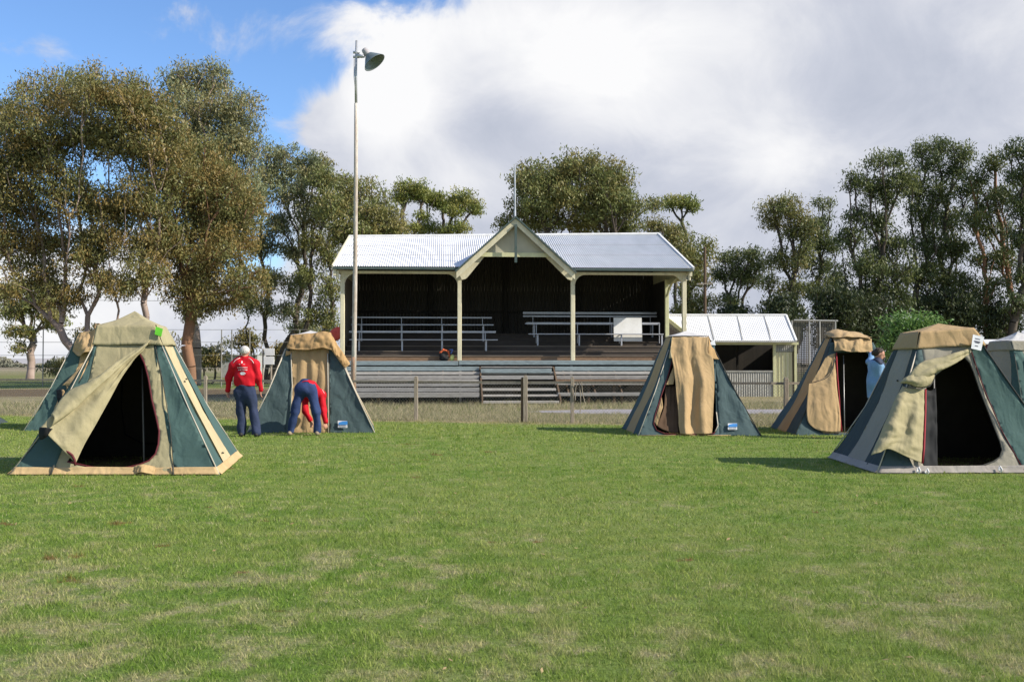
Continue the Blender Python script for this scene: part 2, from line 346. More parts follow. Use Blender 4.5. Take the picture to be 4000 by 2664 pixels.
def blade_mat(name, dry=0):
    m = bpy.data.materials.new(name); m.use_nodes = True; t = NT(m.node_tree)
    geo = t.node('ShaderNodeNewGeometry'); at = t.node('ShaderNodeAttribute', attribute_name='rnd')
    if dry:
        c = t.mix(at.outputs['Fac'], (.50, .43, .29), (.28, .27, .13))
        c = t.mix(t.m('GREATER_THAN', at.outputs['Fac'], .82), c, (.14, .19, .05))
    else:
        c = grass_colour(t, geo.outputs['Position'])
        c = t.mix(1.0, c, t.mix(at.outputs['Fac'], (.72, .78, .6), (1.5, 1.35, 1.3)), 'MULTIPLY')
        c = t.mix(t.m('MULTIPLY', t.m('GREATER_THAN', at.outputs['Fac'], .93), .7), c, (.45, .40, .25))
    d = t.node('ShaderNodeBsdfDiffuse'); tr = t.node('ShaderNodeBsdfTranslucent'); t.l.new(c, d.inputs[0]); t.l.new(c, tr.inputs[0])
    ms = t.node('ShaderNodeMixShader'); ms.inputs[0].default_value = .35; t.l.new(d.outputs[0], ms.inputs[1]); t.l.new(tr.outputs[0], ms.inputs[2])
    t.l.new(ms.outputs[0], t.n['Material Output'].inputs[0]); t.n.remove(t.n['Principled BSDF'])
    return m
M_BLADE = blade_mat('lawn_blades'); M_DRYB = blade_mat('dry_blades', 1)
zn = lambda x, y: (y+x*(-FS)-FO) < rng.random(len(x))*1.0-.6
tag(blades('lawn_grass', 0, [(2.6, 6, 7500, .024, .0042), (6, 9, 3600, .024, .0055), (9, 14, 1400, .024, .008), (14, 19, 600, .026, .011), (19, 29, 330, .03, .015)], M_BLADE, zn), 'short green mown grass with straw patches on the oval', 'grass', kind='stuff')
zd = lambda x, y: ((y+x*(-FS)-FO) > -.5+rng.random(len(x))*.8) & ~((y > 28.7) & (y < 31.5) & (x > .8))
dd_ = np.array
n = 900; y = 4+21*rng.random(n)**.8; x = (rng.random(n)*2-1)*(y*.54+.8); k_ = (y+x*(-FS)-FO) < -1; x = x[k_]; y = y[k_]; n = len(x); a = rng.random(n)*6.28; l_ = .008+.016*rng.random(n)
cx_ = np.stack([np.cos(a), np.sin(a), .3*rng.normal(size=n)], 1)*l_[:, None]; cy_ = np.stack([-np.sin(a), np.cos(a), .3*rng.normal(size=n)], 1)*l_[:, None]*.35; c = np.stack([x, y, .022+.008*rng.random(n)], 1)
me = np_mesh('leaf_litter', np.stack([c-cx_, c-cy_, c+cx_, c+cy_], 1).reshape(-1, 3), np.arange(4*n).reshape(-1, 4), 4); o = link('leaf_litter', me, pmat('dry_leaf', (.36, .28, .14), .8, (.20, .12, .06), 4, .6)); tag(o, 'scattered dry gum leaves lying on the short grass', 'leaves', kind='stuff')
tag(blades('dry_grass', 0, [(23, 30, 520, .075, .010), (30, 36, 200, .13, .015)], M_DRYB, zd), 'rough dry straw grass beyond the wire fence', 'grass', kind='stuff')
# ------------------------------------------------------------------ trees
def leaf_mat(name, a, b, c2):
    m = bpy.data.materials.new(name); m.use_nodes = True; t = NT(m.node_tree)
    at = t.node('ShaderNodeAttribute', attribute_name='rnd'); ac = t.node('ShaderNodeAttribute', attribute_name='clump')
    geo = t.node('ShaderNodeNewGeometry')
    c = t.mix(at.outputs['Fac'], a, b)
    c = t.mix(t.ramp(t.m('ADD', t.m('MULTIPLY', ac.outputs['Fac'], .6), t.m('MULTIPLY', t.noise(geo.outputs['Position'], .35, 3, .5), .6)), .45, .85), c, c2)
    b_ = t.n['Principled BSDF']; t.l.new(c, b_.inputs['Base Color']); b_.inputs['Roughness'].default_value = .5; b_.inputs['Specular IOR Level'].default_value = .35
    tr = t.node('ShaderNodeBsdfTranslucent'); t.l.new(c, tr.inputs[0]); ms = t.node('ShaderNodeMixShader'); ms.inputs[0].default_value = .28
    t.l.new(b_.outputs[0], ms.inputs[1]); t.l.new(tr.outputs[0], ms.inputs[2]); t.l.new(ms.outputs[0], t.n['Material Output'].inputs[0])
    return m
L_SCRUBSHADE = leaf_mat('shade_darkened_scrub_leaves', (.022, .036, .014), (.055, .075, .027), (.065, .08, .027))  # darker leaf variant with the shade under the gums put into its colour
L_BROWN = leaf_mat('bronze_gum_leaves', (.125, .145, .045), (.25, .235, .085), (.265, .19, .06))
L_GREY = leaf_mat('grey_green_gum_leaves', (.15, .18, .085), (.30, .33, .18), (.27, .24, .10))
L_OLIVE = leaf_mat('olive_gum_leaves', (.115, .145, .045), (.25, .265, .09), (.25, .215, .07))
L_DARK = leaf_mat('dark_gum_leaves', (.045, .070, .024), (.115, .145, .05), (.155, .175, .055))
L_YEL = leaf_mat('yellow_green_leaves', (.12, .16, .04), (.26, .29, .07), (.30, .28, .07))
L_LIME = leaf_mat('bright_shrub_leaves', (.07, .15, .03), (.16, .28, .07), (.19, .29, .08))
B_PALE = pmat('pale_gum_bark', (.42, .33, .28), .8, (.17, .12, .09), .9, .8, .5, 6, stretch=(1, 1, .35))
B_DARK = pmat('dark_gum_bark', (.12, .095, .075), .85, (.055, .045, .035), .9, .8, .5, 6, stretch=(1, 1, .35))
B_ORANGE = pmat('orange_peeling_bark', (.34, .17, .09), .8, (.13, .085, .06), .7, .9, .5, 6, stretch=(1, 1, .35))
def tube_edges(P0, P1, R0, R1, n=6):
    d = P1-P0; L = np.linalg.norm(d, axis=1, keepdims=True)+1e-6; d = d/L
    ref = np.where(np.abs(d[:, 2:3]) < .9, np.array([[0, 0, 1.]]), np.array([[1., 0, 0]]))
    a = np.cross(d, ref); a /= np.linalg.norm(a, axis=1, keepdims=True)+1e-9; b = np.cross(d, a)
    th = np.arange(n)*2*np.pi/n
    ring = a[:, None, :]*np.cos(th)[None, :, None]+b[:, None, :]*np.sin(th)[None, :, None]
    v = np.concatenate([P0[:, None]+ring*R0[:, None, None], P1[:, None]+ring*R1[:, None, None]], 1).reshape(-1, 3)
    k = np.arange(n); base = np.stack([k, (k+1) % n, n+(k+1) % n, n+k], 1)
    f = (np.arange(len(P0))[:, None, None]*2*n+base[None]).reshape(-1, 4)
    return v, f
def tree(name, label, cat, Y, base_px, clumps, lm, bm_, leaf=.24, dens=1.0, rt=.3, fork=.25, seed=1, flat=0.0, group=None, droop=1.0, base_z=0, stems=None, sub=None, nstem=1, fat=None):
    r = np.random.default_rng(seed); k = Y/F; fat = fat or (1.12 if lm is L_DARK or cat == 'bush' else 1.3 if lm is L_BROWN else 1.22)
    bx = (base_px-CX)*k; base = np.array([bx, Y, base_z])
    cl = []
    for c in clumps:
        px, py, rx, ry = c[:4]; yo = c[4] if len(c) > 4 else (r.random()-.5)*1.6*rx*k
        p = P(px, py, Y+yo); cl.append((np.array(p), rx*k*fat, ry*k*fat))
    ztop = max(c[0][2] for c in cl); zlow = min(c[0][2] for c in cl)
    # skeleton
    N = [base]; PA = [-1]; PL = [0.0]
    zf = fork*ztop
    trunks = []
    for s in range(nstem):
        off = np.array([(s-(nstem-1)/2)*rt*1.7+(r.random()-.5)*.2, (r.random()-.5)*rt*2, 0]); pi = 0
        ns = 5; tilt = (s-(nstem-1)/2)*.28
        for j in range(1, ns+1):
            q = j/ns
            p = base+off*min(1, q*3)+np.array([tilt*zf*q*q+(r.random()-.5)*.18*zf*q, (r.random()-.5)*.1*zf*q, zf*q])
            N.append(p); PA.append(pi); PL.append(0.0 if j < 2 else PL[-1]); pi = len(N)-1
        trunks.append(pi)
    def attach(tgt, steps, jit, upw):
        A = np.array(N); d = tgt-A; dist = np.linalg.norm(d, axis=1)
        pen = np.maximum(0, A[:, 2]-tgt[2]+.15*dist)*upw; pen[A[:, 2] < zf*.6] += 6
        i = int(np.argmin(dist+pen+np.array(PL)*.72)); p0 = A[i]; L = np.linalg.norm(tgt-p0)
        mid = (p0+tgt)/2+np.array([0, 0, -.0])+np.array([(tgt-p0)[0]*-.12, (tgt-p0)[1]*-.12, L*.10])
        pi = i
        for j in range(1, steps+1):
            q = j/steps; p = (1-q)**2*p0+2*q*(1-q)*mid+q*q*tgt
            if j < steps: p = p+(r.random(3)-.5)*jit*L
            N.append(p); PA.append(pi); PL.append(PL[pi]+float(np.linalg.norm(p-N[pi]))); pi = len(N)-1
    cl.sort(key=lambda c: np.linalg.norm(c[0]-N[trunks[0]]))
    for c, a, b in cl: attach(c-np.array([0, 0, b*.4]), 5, .10, 1.5)
    subs = []
    for ci, (c, a, b) in enumerate(cl):
        sr = sub or max(.45, min(a, b)*.38)
        n = max(10, int(7.0*(a*b)/(sr*sr)*dens))
        for _ in range(n):
            u = r.normal(size=3); u /= np.linalg.norm(u); rr = r.random()**.5*(1 if r.random() < .87 else 1.28)
            if flat and u[2] < 0: u[2] *= (1-flat)
            subs.append((c+u*rr*np.array([a, a, b]), sr, ci))
    for s, sr, ci in subs:
        if r.random() < .55: attach(s, 2, .10, .8)
    keep = np.zeros(len(N), bool); keep[nstem*5+1:] = True
    for i in range(len(N)-1, 0, -1):
        if keep[i]: keep[PA[i]] = True
    keep[0] = True; idx = np.cumsum(keep)-1
    A = np.array(N)[keep]; PAa = np.array([-1 if PA[i] < 0 else idx[PA[i]] for i in range(len(N)) if keep[i]]); n = len(A)
    cnt = np.zeros(n); kids = np.zeros(n, int); np.add.at(kids, PAa[PAa >= 0], 1)
    cnt[kids == 0] = 1
    for i in range(n-1, 0, -1): cnt[PAa[i]] += cnt[i]
    R = rt*(cnt/cnt[0])**.55*.75+.006; R = np.maximum(R, .014); R[0] = R[0]*1.15
    i = np.arange(1, n); v, f = tube_edges(A[PAa[1:]], A[i], np.minimum(R[PAa[1:]], R[i]*1.35), R[i], 6)
    root = empty(name, tuple(base), label, cat, group)
    me = np_mesh('trunk', v, f, 4); link('trunk', me, bm_, root, smooth=True)
    # leaves
    CE = []; SR = []; CI = []
    for s, sr, ci in subs:
        m = int(84*(sr/.7)**2*(.24/leaf)**2) + 8
        CE.append(np.repeat([s], m, 0)); SR.append(np.full(m, sr)); CI.append(np.full(m, ci*7+hash((seed, len(CE))) % 97))
    CE = np.concatenate(CE); SR = np.concatenate(SR); CI = np.concatenate(CI); m = len(CE)
    u = r.normal(size=(m, 3)); u /= np.linalg.norm(u, axis=1, keepdims=True); rr = r.random((m, 1))**.5
    pos = CE+u*(rr*.75+np.abs(r.normal(size=(m, 1)))*.32)*SR[:, None]*np.array([1.2, 1.2, .95])-np.array([0, 0, .18])*SR[:, None]*np.abs(r.normal(size=(m, 1)))*droop
    lax = r.normal(size=(m, 3))*np.array([.7, .7, .5]); lax[:, 2] -= droop*(.4+r.random(m)); lax /= np.linalg.norm(lax, axis=1, keepdims=True)
    wv = np.cross(lax, r.normal(size=(m, 3))); wv /= np.linalg.norm(wv, axis=1, keepdims=True)
    ln = leaf*(.6+.8*r.random((m, 1))); wd = ln*(.26+.12*r.random((m, 1)))
    v = np.stack([pos-lax*ln/2, pos+wv*wd/2, pos+lax*ln/2, pos-wv*wd/2], 1).reshape(-1, 3)
    f = np.arange(4*m).reshape(-1, 4)
    me = np_mesh('crown', v, f, 4)
    at = me.attributes.new('rnd', 'FLOAT', 'POINT'); at.data.foreach_set('value', np.repeat(r.random(m), 4).astype(np.float32))
    cr_ = r.random(1000); at = me.attributes.new('clump', 'FLOAT', 'POINT'); at.data.foreach_set('value', np.repeat(cr_[CI % 1000], 4).astype(np.float32))
    link('crown', me, lm, root)
    return root
T = tree
T('gum_tree', 'huge bronze-leaved gum with many pale stems fanning out behind the leftmost tents', 'tree', 58, 400,
  [(130, 480, 125, 90), (60, 620, 110, 90), (250, 370, 130, 85), (330, 520, 110, 80), (430, 390, 130, 85), (545, 400, 95, 90), (480, 560, 110, 80), (600, 500, 90, 90), (100, 790, 110, 80), (230, 700, 90, 70), (340, 790, 90, 70), (440, 820, 100, 80), (570, 760, 100, 80), (650, 620, 90, 90), (60, 950, 90, 60), (210, 930, 80, 60), (330, 1000, 80, 55), (550, 950, 100, 65), (190, 1120, 70, 45), (50, 1120, 60, 45), (480, 1120, 70, 40), (640, 880, 80, 60), (-60, 700, 120, 120), (-80, 900, 100, 90), (130, 1040, 70, 45), (400, 930, 80, 60), (260, 1160, 70, 40), (400, 1090, 60, 35), (580, 1050, 70, 50), (20, 480, 60, 70), (170, 590, 80, 70)], L_BROWN, B_PALE, leaf=.20, rt=.44, fork=.20, seed=3, nstem=4)
T('gum_tree', 'tall grey-green gum rising right of the huge bronze gum', 'tree', 66, 760,
  [(700, 320, 75, 70), (830, 320, 55, 75), (760, 430, 120, 80), (920, 440, 85, 80), (960, 560, 70, 80), (850, 570, 100, 80), (700, 560, 80, 80), (940, 700, 75, 70), (800, 700, 90, 70), (880, 830, 80, 70), (980, 820, 50, 60)], L_GREY, B_PALE, leaf=.21, rt=.5, fork=.3, seed=5)
T('gum_tree', 'bronze gum on a thick orange-barked trunk left of the standing man', 'tree', 60, 745,
  [(690, 740, 95, 80), (790, 620, 90, 80), (860, 720, 90, 80), (930, 840, 90, 80), (800, 880, 110, 90), (690, 960, 90, 70), (900, 980, 100, 75), (790, 1050, 100, 70), (960, 1090, 70, 55), (850, 1160, 90, 50), (700, 1120, 70, 40), (760, 1200, 60, 35)], L_BROWN, B_ORANGE, leaf=.20, rt=.42, fork=.45, seed=8)
T('gum_tree', 'small far gum with a single short trunk at the left edge beyond the fence', 'tree', 88, 118,
  [(50, 1210, 60, 35), (140, 1180, 75, 40), (210, 1250, 60, 35), (70, 1290, 55, 25), (170, 1130, 60, 35), (20, 1130, 50, 30), (75, 1360, 30, 18)], L_OLIVE, B_PALE, leaf=.3, rt=.42, fork=.5, seed=11)
T('gum_tree', 'open green gum with slender dark stems behind the notice boards', 'tree', 70, 1040,
  [(1100, 625, 90, 50), (1190, 680, 80, 50), (1060, 700, 60, 40), (1150, 760, 90, 45), (1010, 740, 50, 35), (1240, 640, 40, 40), (1110, 880, 80, 45), (1230, 850, 60, 40), (1010, 950, 60, 40), (1150, 980, 70, 35), (1060, 1090, 60, 40), (1180, 1110, 60, 40), (990, 1180, 60, 40), (1120, 1210, 50, 35), (1180, 1280, 60, 30)], L_GREY, B_DARK, leaf=.22, rt=.36, fork=.25, seed=13, nstem=3)
T('gum_tree', 'slender olive gum with thin crown left of the pavilion roof', 'tree', 68, 1230,
  [(1270, 690, 55, 45), (1300, 780, 60, 45), (1230, 940, 55, 40), (1290, 1000, 50, 45), (1210, 1060, 45, 35), (1290, 1130, 50, 40), (1240, 1220, 60, 40), (1290, 1270, 40, 30)], L_OLIVE, B_DARK, leaf=.22, rt=.28, fork=.3, seed=14, nstem=2)
T('gum_tree', 'rounded russet gum directly behind the left half of the pavilion roof', 'tree', 62, 1420,
  [(1390, 740, 90, 45), (1330, 820, 80, 50), (1440, 820, 90, 50), (1500, 860, 70, 50), (1380, 890, 90, 40), (1330, 920, 50, 40), (1460, 920, 90, 35), (1550, 910, 50, 30)], L_OLIVE, B_DARK, leaf=.21, rt=.34, fork=.3, seed=17)
T('umbrella_gum', 'flat-topped gum nearest the lamp pole in the row above the left roof', 'tree', 76, 1620,
  [(1600, 735, 55, 28), (1650, 765, 50, 28), (1560, 770, 30, 22), (1620, 890, 35, 20), (1655, 840, 22, 16)], L_YEL, B_DARK, leaf=.22, rt=.26, fork=.55, seed=19, flat=.7, nstem=2, dens=1.4)
T('umbrella_gum', 'middle flat-topped gum in the row above the left roof', 'tree', 78, 1700,
  [(1700, 775, 40, 30), (1730, 800, 40, 26), (1680, 890, 40, 22), (1735, 905, 30, 18)], L_YEL, B_DARK, leaf=.22, rt=.24, fork=.55, seed=20, flat=.7, nstem=2, dens=1.4)
T('umbrella_gum', 'lowest flat-topped gum with its crown leaning right, left of the gable', 'tree', 76, 1775,
  [(1800, 780, 45, 32), (1845, 815, 40, 25), (1765, 825, 35, 25), (1790, 895, 40, 20), (1750, 912, 30, 16)], L_YEL, B_DARK, leaf=.22, rt=.26, fork=.52, seed=23, flat=.7, nstem=3, dens=1.4)
T('gum_tree', 'dense broad round gum standing behind the pavilion gable', 'tree', 60, 2260,
  [(2080, 690, 70, 50), (2170, 690, 80, 50), (2250, 650, 75, 45), (2340, 680, 80, 60), (2400, 730, 70, 60), (2110, 780, 90, 60), (2230, 770, 110, 70), (2350, 790, 100, 60), (2450, 810, 60, 50), (2030, 820, 50, 40), (1985, 870, 35, 30), (2130, 870, 90, 40), (2300, 870, 100, 35), (2430, 880, 60, 35), (2550, 800, 25, 20)], L_OLIVE, B_DARK, leaf=.20, rt=.45, fork=.35, seed=29, nstem=3, dens=1.25)
T('umbrella_gum', 'lone small umbrella-shaped crown on thin stems right of the round gum', 'tree', 72, 2640,
  [(2620, 795, 35, 18), (2665, 790, 40, 20), (2695, 810, 22, 14)], L_YEL, B_DARK, leaf=.22, rt=.16, fork=.8, seed=31, flat=.8, nstem=3, dens=1.7)
T('gum_tree', 'low olive gum sloping down behind the right end of the roof', 'tree', 64, 2640,
  [(2560, 880, 45, 30), (2620, 910, 60, 35), (2680, 960, 60, 40), (2730, 1010, 50, 40), (2650, 1000, 50, 35), (2720, 1080, 50, 35), (2760, 960, 20, 30), (2680, 1130, 40, 30), (2730, 1180, 50, 30)], L_OLIVE, B_DARK, leaf=.21, rt=.28, fork=.3, seed=37)
T('gum_tree', 'short dark gum above the shed roof ridge', 'tree', 72, 2880,
  [(2850, 1010, 55, 30), (2920, 990, 50, 28), (2960, 1030, 45, 35), (2880, 1060, 70, 35), (2810, 1070, 40, 30), (2940, 1100, 50, 30), (2850, 1170, 60, 25)], L_DARK, B_DARK, leaf=.22, rt=.24, fork=.3, seed=41, nstem=3)
T('gum_tree', 'medium gum with layered crown right of the shed roof', 'tree', 67, 3060,
  [(3020, 820, 50, 35), (3070, 800, 45, 30), (3110, 850, 50, 35), (3030, 870, 40, 25), (3090, 910, 40, 25), (3150, 900, 40, 40), (3050, 1010, 45, 35), (3110, 1030, 45, 30), (3000, 1100, 30, 25), (3090, 1120, 50, 30), (3140, 980, 35, 30)], L_OLIVE, B_DARK, leaf=.21, rt=.3, fork=.25, seed=43, nstem=3)
T('gum_tree', 'thin gum with a tiny separate top tuft beside the tall dark gums', 'tree', 69, 3200,
  [(3215, 795, 30, 18), (3210, 880, 40, 35), (3180, 930, 45, 40), (3230, 960, 45, 45), (3200, 1040, 55, 45), (3250, 1100, 50, 45), (3180, 1140, 55, 40)], L_DARK, B_DARK, leaf=.21, rt=.26, fork=.3, seed=47)
T('gum_tree', 'tall dark gum with three rounded heads at the left of the big right-hand group', 'tree', 60, 3440,
  [(3440, 620, 45, 30), (3500, 625, 40, 30), (3340, 710, 50, 35), (3410, 720, 45, 40), (3520, 700, 50, 45), (3460, 760, 60, 45), (3350, 840, 45, 40), (3320, 930, 50, 45), (3420, 870, 60, 45), (3460, 960, 80, 50), (3370, 1040, 80, 55), (3500, 1060, 70, 50), (3430, 1140, 90, 50), (3320, 1150, 70, 45), (3520, 1180, 60, 45)], L_DARK, B_DARK, leaf=.20, rt=.4, fork=.25, seed=53, nstem=2, dens=1.1)
T('gum_tree', 'tallest dark gum of the right-hand group with bare twigs on top', 'tree', 63, 3640,
  [(3590, 580, 45, 30), (3690, 565, 45, 32), (3760, 600, 45, 35), (3630, 640, 50, 40), (3720, 660, 50, 40), (3570, 720, 50, 45), (3660, 750, 60, 45), (3780, 740, 50, 40), (3600, 840, 60, 50), (3700, 850, 70, 50), (3630, 950, 80, 50), (3740, 970, 70, 50), (3600, 1060, 70, 50), (3700, 1090, 80, 50), (3620, 1170, 80, 40), (3780, 1150, 60, 45)], L_DARK, B_DARK, leaf=.20, rt=.42, fork=.25, seed=59, nstem=2, dens=1.1)
T('gum_tree', 'dark gum with red-barked stems near the right edge', 'tree', 61, 3850,
  [(3870, 640, 50, 35), (3820, 700, 45, 35), (3860, 790, 60, 45), (3930, 760, 50, 40), (3800, 850, 60, 40), (3880, 890, 70, 45), (3850, 1010, 60, 40), (3930, 1000, 50, 40), (3880, 1120, 60, 40), (3820, 1200, 50, 30)], L_DARK, B_ORANGE, leaf=.20, rt=.34, fork=.3, seed=61, nstem=3)
T('gum_tree', 'dark gum cut by the right edge of the picture', 'tree', 59, 3990,
  [(3970, 590, 50, 35), (4040, 580, 60, 40), (4000, 680, 60, 45), (3990, 810, 60, 50), (4060, 760, 60, 60), (3990, 940, 60, 45), (4050, 900, 60, 60), (4010, 1070, 60, 50), (3980, 1180, 60, 40), (4090, 1060, 70, 60)], L_DARK, B_DARK, leaf=.20, rt=.34, fork=.25, seed=67, nstem=2)
# dark understorey between the tall gums
for i, (px, py, rx, ry, lab) in enumerate([(3060, 1200, 90, 60, 'dark bush behind the shed roof ridge'), (3260, 1190, 100, 85, 'dark bush above the tall mesh screen'), (3400, 1220, 110, 90, 'dark bush left of the bright green shrub'),
        (3720, 1220, 120, 95, 'dark bush behind the right front tent'), (3900, 1240, 100, 70, 'small dark bush right of the white paper tag'), (2860, 1220, 80, 25, 'low bush peeping over the shed roof'), (2690, 1220, 70, 60, 'low bush beside the timber power pole')]):
    T('bush', lab, 'bush', 56+i*1.3, px, [(px-rx*.4, py, rx*.6, ry*.8), (px+rx*.4, py+ry*.1, rx*.6, ry*.8), (px, py-ry*.3, rx*.5, ry*.6), (px, py+ry*1.1, rx*.8, ry)], L_SCRUBSHADE if i != 6 else L_OLIVE, B_DARK, leaf=.23, rt=.12, fork=.15, seed=100+i, group='dark bushes under the gums', nstem=2, dens=1.0)
for i, (px, py, rx, ry, lab) in enumerate([(400, 1330, 110, 60, 'broad brown bush low behind the peak of the front left tent'), (620, 1350, 90, 55, 'brown undergrowth between the fan of gum stems and the orange trunk'), (820, 1400, 60, 40, 'low brown bush right of the orange-barked trunk'), (260, 1440, 90, 45, 'scrubby brown bush left of the rear left tent'), (960, 1330, 70, 50, 'twiggy brown bush above the old man\'s head'), (1100, 1370, 60, 40, 'brown bush behind the notice boards'), (1260, 1330, 60, 60, 'olive bush left of the pavilion corner post'), (1190, 1300, 50, 40, 'grey bush behind the peak of the bending man\'s tent')]):
    T('bush', lab, 'bush', 66+i*2, px, [(px-rx*.4, py, rx*.6, ry*.8), (px+rx*.4, py+ry*.1, rx*.6, ry*.8), (px, py-ry*.3, rx*.5, ry*.6)], L_BROWN if i < 6 else L_OLIVE, B_DARK, leaf=.25, rt=.12, fork=.15, seed=120+i, group='scrubby bushes beyond the fence', nstem=3, dens=.55)
T('shrub', 'bright lime-green leafy shrub behind the right front tent', 'shrub', 36, 3560,
  [(3510, 1275, 38, 26), (3575, 1268, 40, 26), (3630, 1285, 32, 22), (3560, 1310, 60, 35), (3500, 1340, 40, 35), (3620, 1340, 50, 40), (3550, 1380, 60, 45)], L_LIME, B_DARK, leaf=.16, rt=.08, fork=.2, seed=71, nstem=3, dens=1.2, droop=.3)
# a low belt of far-off trees along the horizon
r_ = np.random.default_rng(5); n = 70000; x = (r_.random(n)*2-1)*330; z = np.minimum(np.abs(r_.normal(size=n)), 1.9)*1.7*(1+.8*np.sin(x*.05)+.5*np.sin(x*.21+1)); yy = 330+r_.random(n)*14+20*np.sin(x*.02)
c = np.stack([x, yy, z+.2], 1); a_ = r_.normal(size=(n, 3))*.33; b_ = r_.normal(size=(n, 3))*.33
v = np.stack([c-a_, c+b_, c+a_, c-b_], 1).reshape(-1, 3); v[:, 2] = np.maximum(v[:, 2], .02)
me = np_mesh('far_trees', v, np.arange(4*n).reshape(-1, 4), 4); o = link('far_trees', me, pmat('far_foliage', (.13, .15, .11), .9, (.18, .17, .12), .05, .8)); tag(o, 'dim low belt of far-off trees along the horizon', 'trees', kind='stuff')

# ------------------------------------------------------------------ pavilion (grandstand)
GA = rad(3.8); GO = Vector((0, 36.7, 0)); gr = Vector((math.cos(GA), math.sin(GA), 0)); gd = Vector((-math.sin(GA), math.cos(GA), 0))
GM = Matrix(((gr.x, gd.x, 0, GO.x), (gr.y, gd.y, 0, GO.y), (0, 0, 1, 0), (0, 0, 0, 1)))
def L(s, t, z): return GM @ Vector((s, t, z))
def S(px, py, t):
    r = ray(px, py); o = GO+gd*t; k = (o-CAM).dot(gd)/r.dot(gd); p = CAM+r*k-GO
    return p.dot(gr), p.z
pav = empty('pavilion', L(0, 3, 0), 'old timber grandstand with cream posts, corrugated iron roof and central gable', 'grandstand')
def gpart(name, fn, mat, parent=pav, smooth=False, bevel=0, label=None):
    mb = MB(GM); fn(mb); o = mb.build(name, mat, parent, smooth, bevel)
    if label: o['label'] = label
    return o
sL, zE = S(1301, 1047, -.45); sR, _ = S(2707, 1050, -.45); zE = 4.86
sP = [S(x, 1200, 0)[0] for x in (1338, 1795, 2237, 2672)]
zB = S(2000, 1072, 0)[1]        # beam bottom
zDk = S(2000, 1409, -.05)[1]    # deck edge
TR = 5.4; zRL = S(1362, 929, TR)[1]; zRR = S(2570, 919, TR)[1]; sRL = sL+.02; sRR = sR-.02
TB = 6.0                         # back wall
sc_, zA = S(2014, 852, -.62)
sGl, zGl = S(1783, 1062, -.62); sGr, _ = S(2246, 1064, -.62)
slope = (zA-zGl)/((sGr-sGl)/2)
def zmain(s, t):
    zr = zRL+(zRR-zRL)*(s-sL)/(sR-sL)
    return zE+(zr-zE)*(t+.45)/(TR+.45)
def tval(s):
    zg = zA-abs(s-sc_)*slope; zr = zRL+(zRR-zRL)*(s-sL)/(sR-sL)
    return min(TR, max(-.45, -.45+(zg-zE)/(zr-zE)*(TR+.45)))
PITCHC = .082
def corr_main(mb, a, b, vall):
    n = int((b-a)/PITCHC*6); vs = []
    for i in range(n+1):
        s = a+(b-a)*i/n; w_ = .015*math.cos(2*math.pi*i/6)
        t0 = tval(s) if vall else -.45
        vs += [(s, t0, zmain(s, t0)+w_+.03), (s, TR, zmain(s, TR)+w_+.03)]
    mb.add(vs, [(2*i, 2*i+2, 2*i+3, 2*i+1) for i in range(n)])
o = gpart('roof', lambda m: corr_main(m, sL, sc_, True), M_ROOFW, smooth=True, label='whitened corrugated iron, left half')
o = gpart('roof', lambda m: corr_main(m, sc_, sR, True), M_ROOF, smooth=True, label='bluish galvanised corrugated iron, right half')
def f(m):
    n = 60
    m.add([p for i in range(n+1) for p in ((sL+(sR-sL)*i/n, TR, (zRL+(zRR-zRL)*i/n)+.03), (sL+(sR-sL)*i/n, 9.5, 4.6))], [(2*i, 2*i+1, 2*i+3, 2*i+2) for i in range(n)])
gpart('roof', f, M_ROOF, label='rear slope')
# roof sheets of the gable porch
def gable_plane(sign):
    def f(m):
        n = int((TR+.7)/PITCHC*4); vs = []
        sedge = sGl if sign < 0 else sGr
        for i in range(n+1):
            t = -.70+(TR+.70)*i/n; w_ = .011*math.cos(2*math.pi*i/4)
            # lower end: eave until the valley
            zr = zRL+(zRR-zRL)*(.5); zt = zE+(zr-zE)*max(0, (t+.45))/(TR+.45)
            d = max(0.0, min(abs(sedge-sc_), (zA-zt)/slope))
            vs += [(sc_, t, zA+w_+.05), (sc_+sign*d, t, zA-d*slope+w_+.05)]
        m.add(vs, [(2*i, 2*i+2, 2*i+3, 2*i+1) for i in range(n)])
    return f
gpart('gable_roof', gable_plane(-1), M_ROOF, smooth=True); gpart('gable_roof', gable_plane(1), M_ROOF, smooth=True)
gpart('ridge_cap', lambda m: (m.tube([(sL, TR, zRL+.06), (sc_, TR, (zRL+zRR)/2+.06), (sR, TR, zRR+.06)], .05, 6)), M_WHITE)
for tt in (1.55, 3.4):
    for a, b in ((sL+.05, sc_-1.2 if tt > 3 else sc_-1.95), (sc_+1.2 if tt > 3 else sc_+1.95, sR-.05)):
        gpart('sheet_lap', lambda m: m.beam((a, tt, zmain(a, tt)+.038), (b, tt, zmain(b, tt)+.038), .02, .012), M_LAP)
# white edge trims at roof ends
gpart('roof_edge', lambda m: m.beam((sR+.02, -.47, zE+.02), (sR-.01, TR, zRR+.04), .07, .10), M_WHITE)
gpart('roof_edge', lambda m: m.beam((sL-.02, -.47, zE+.02), (sL+.01, TR, zRL+.04), .05, .08), M_CPAINT)
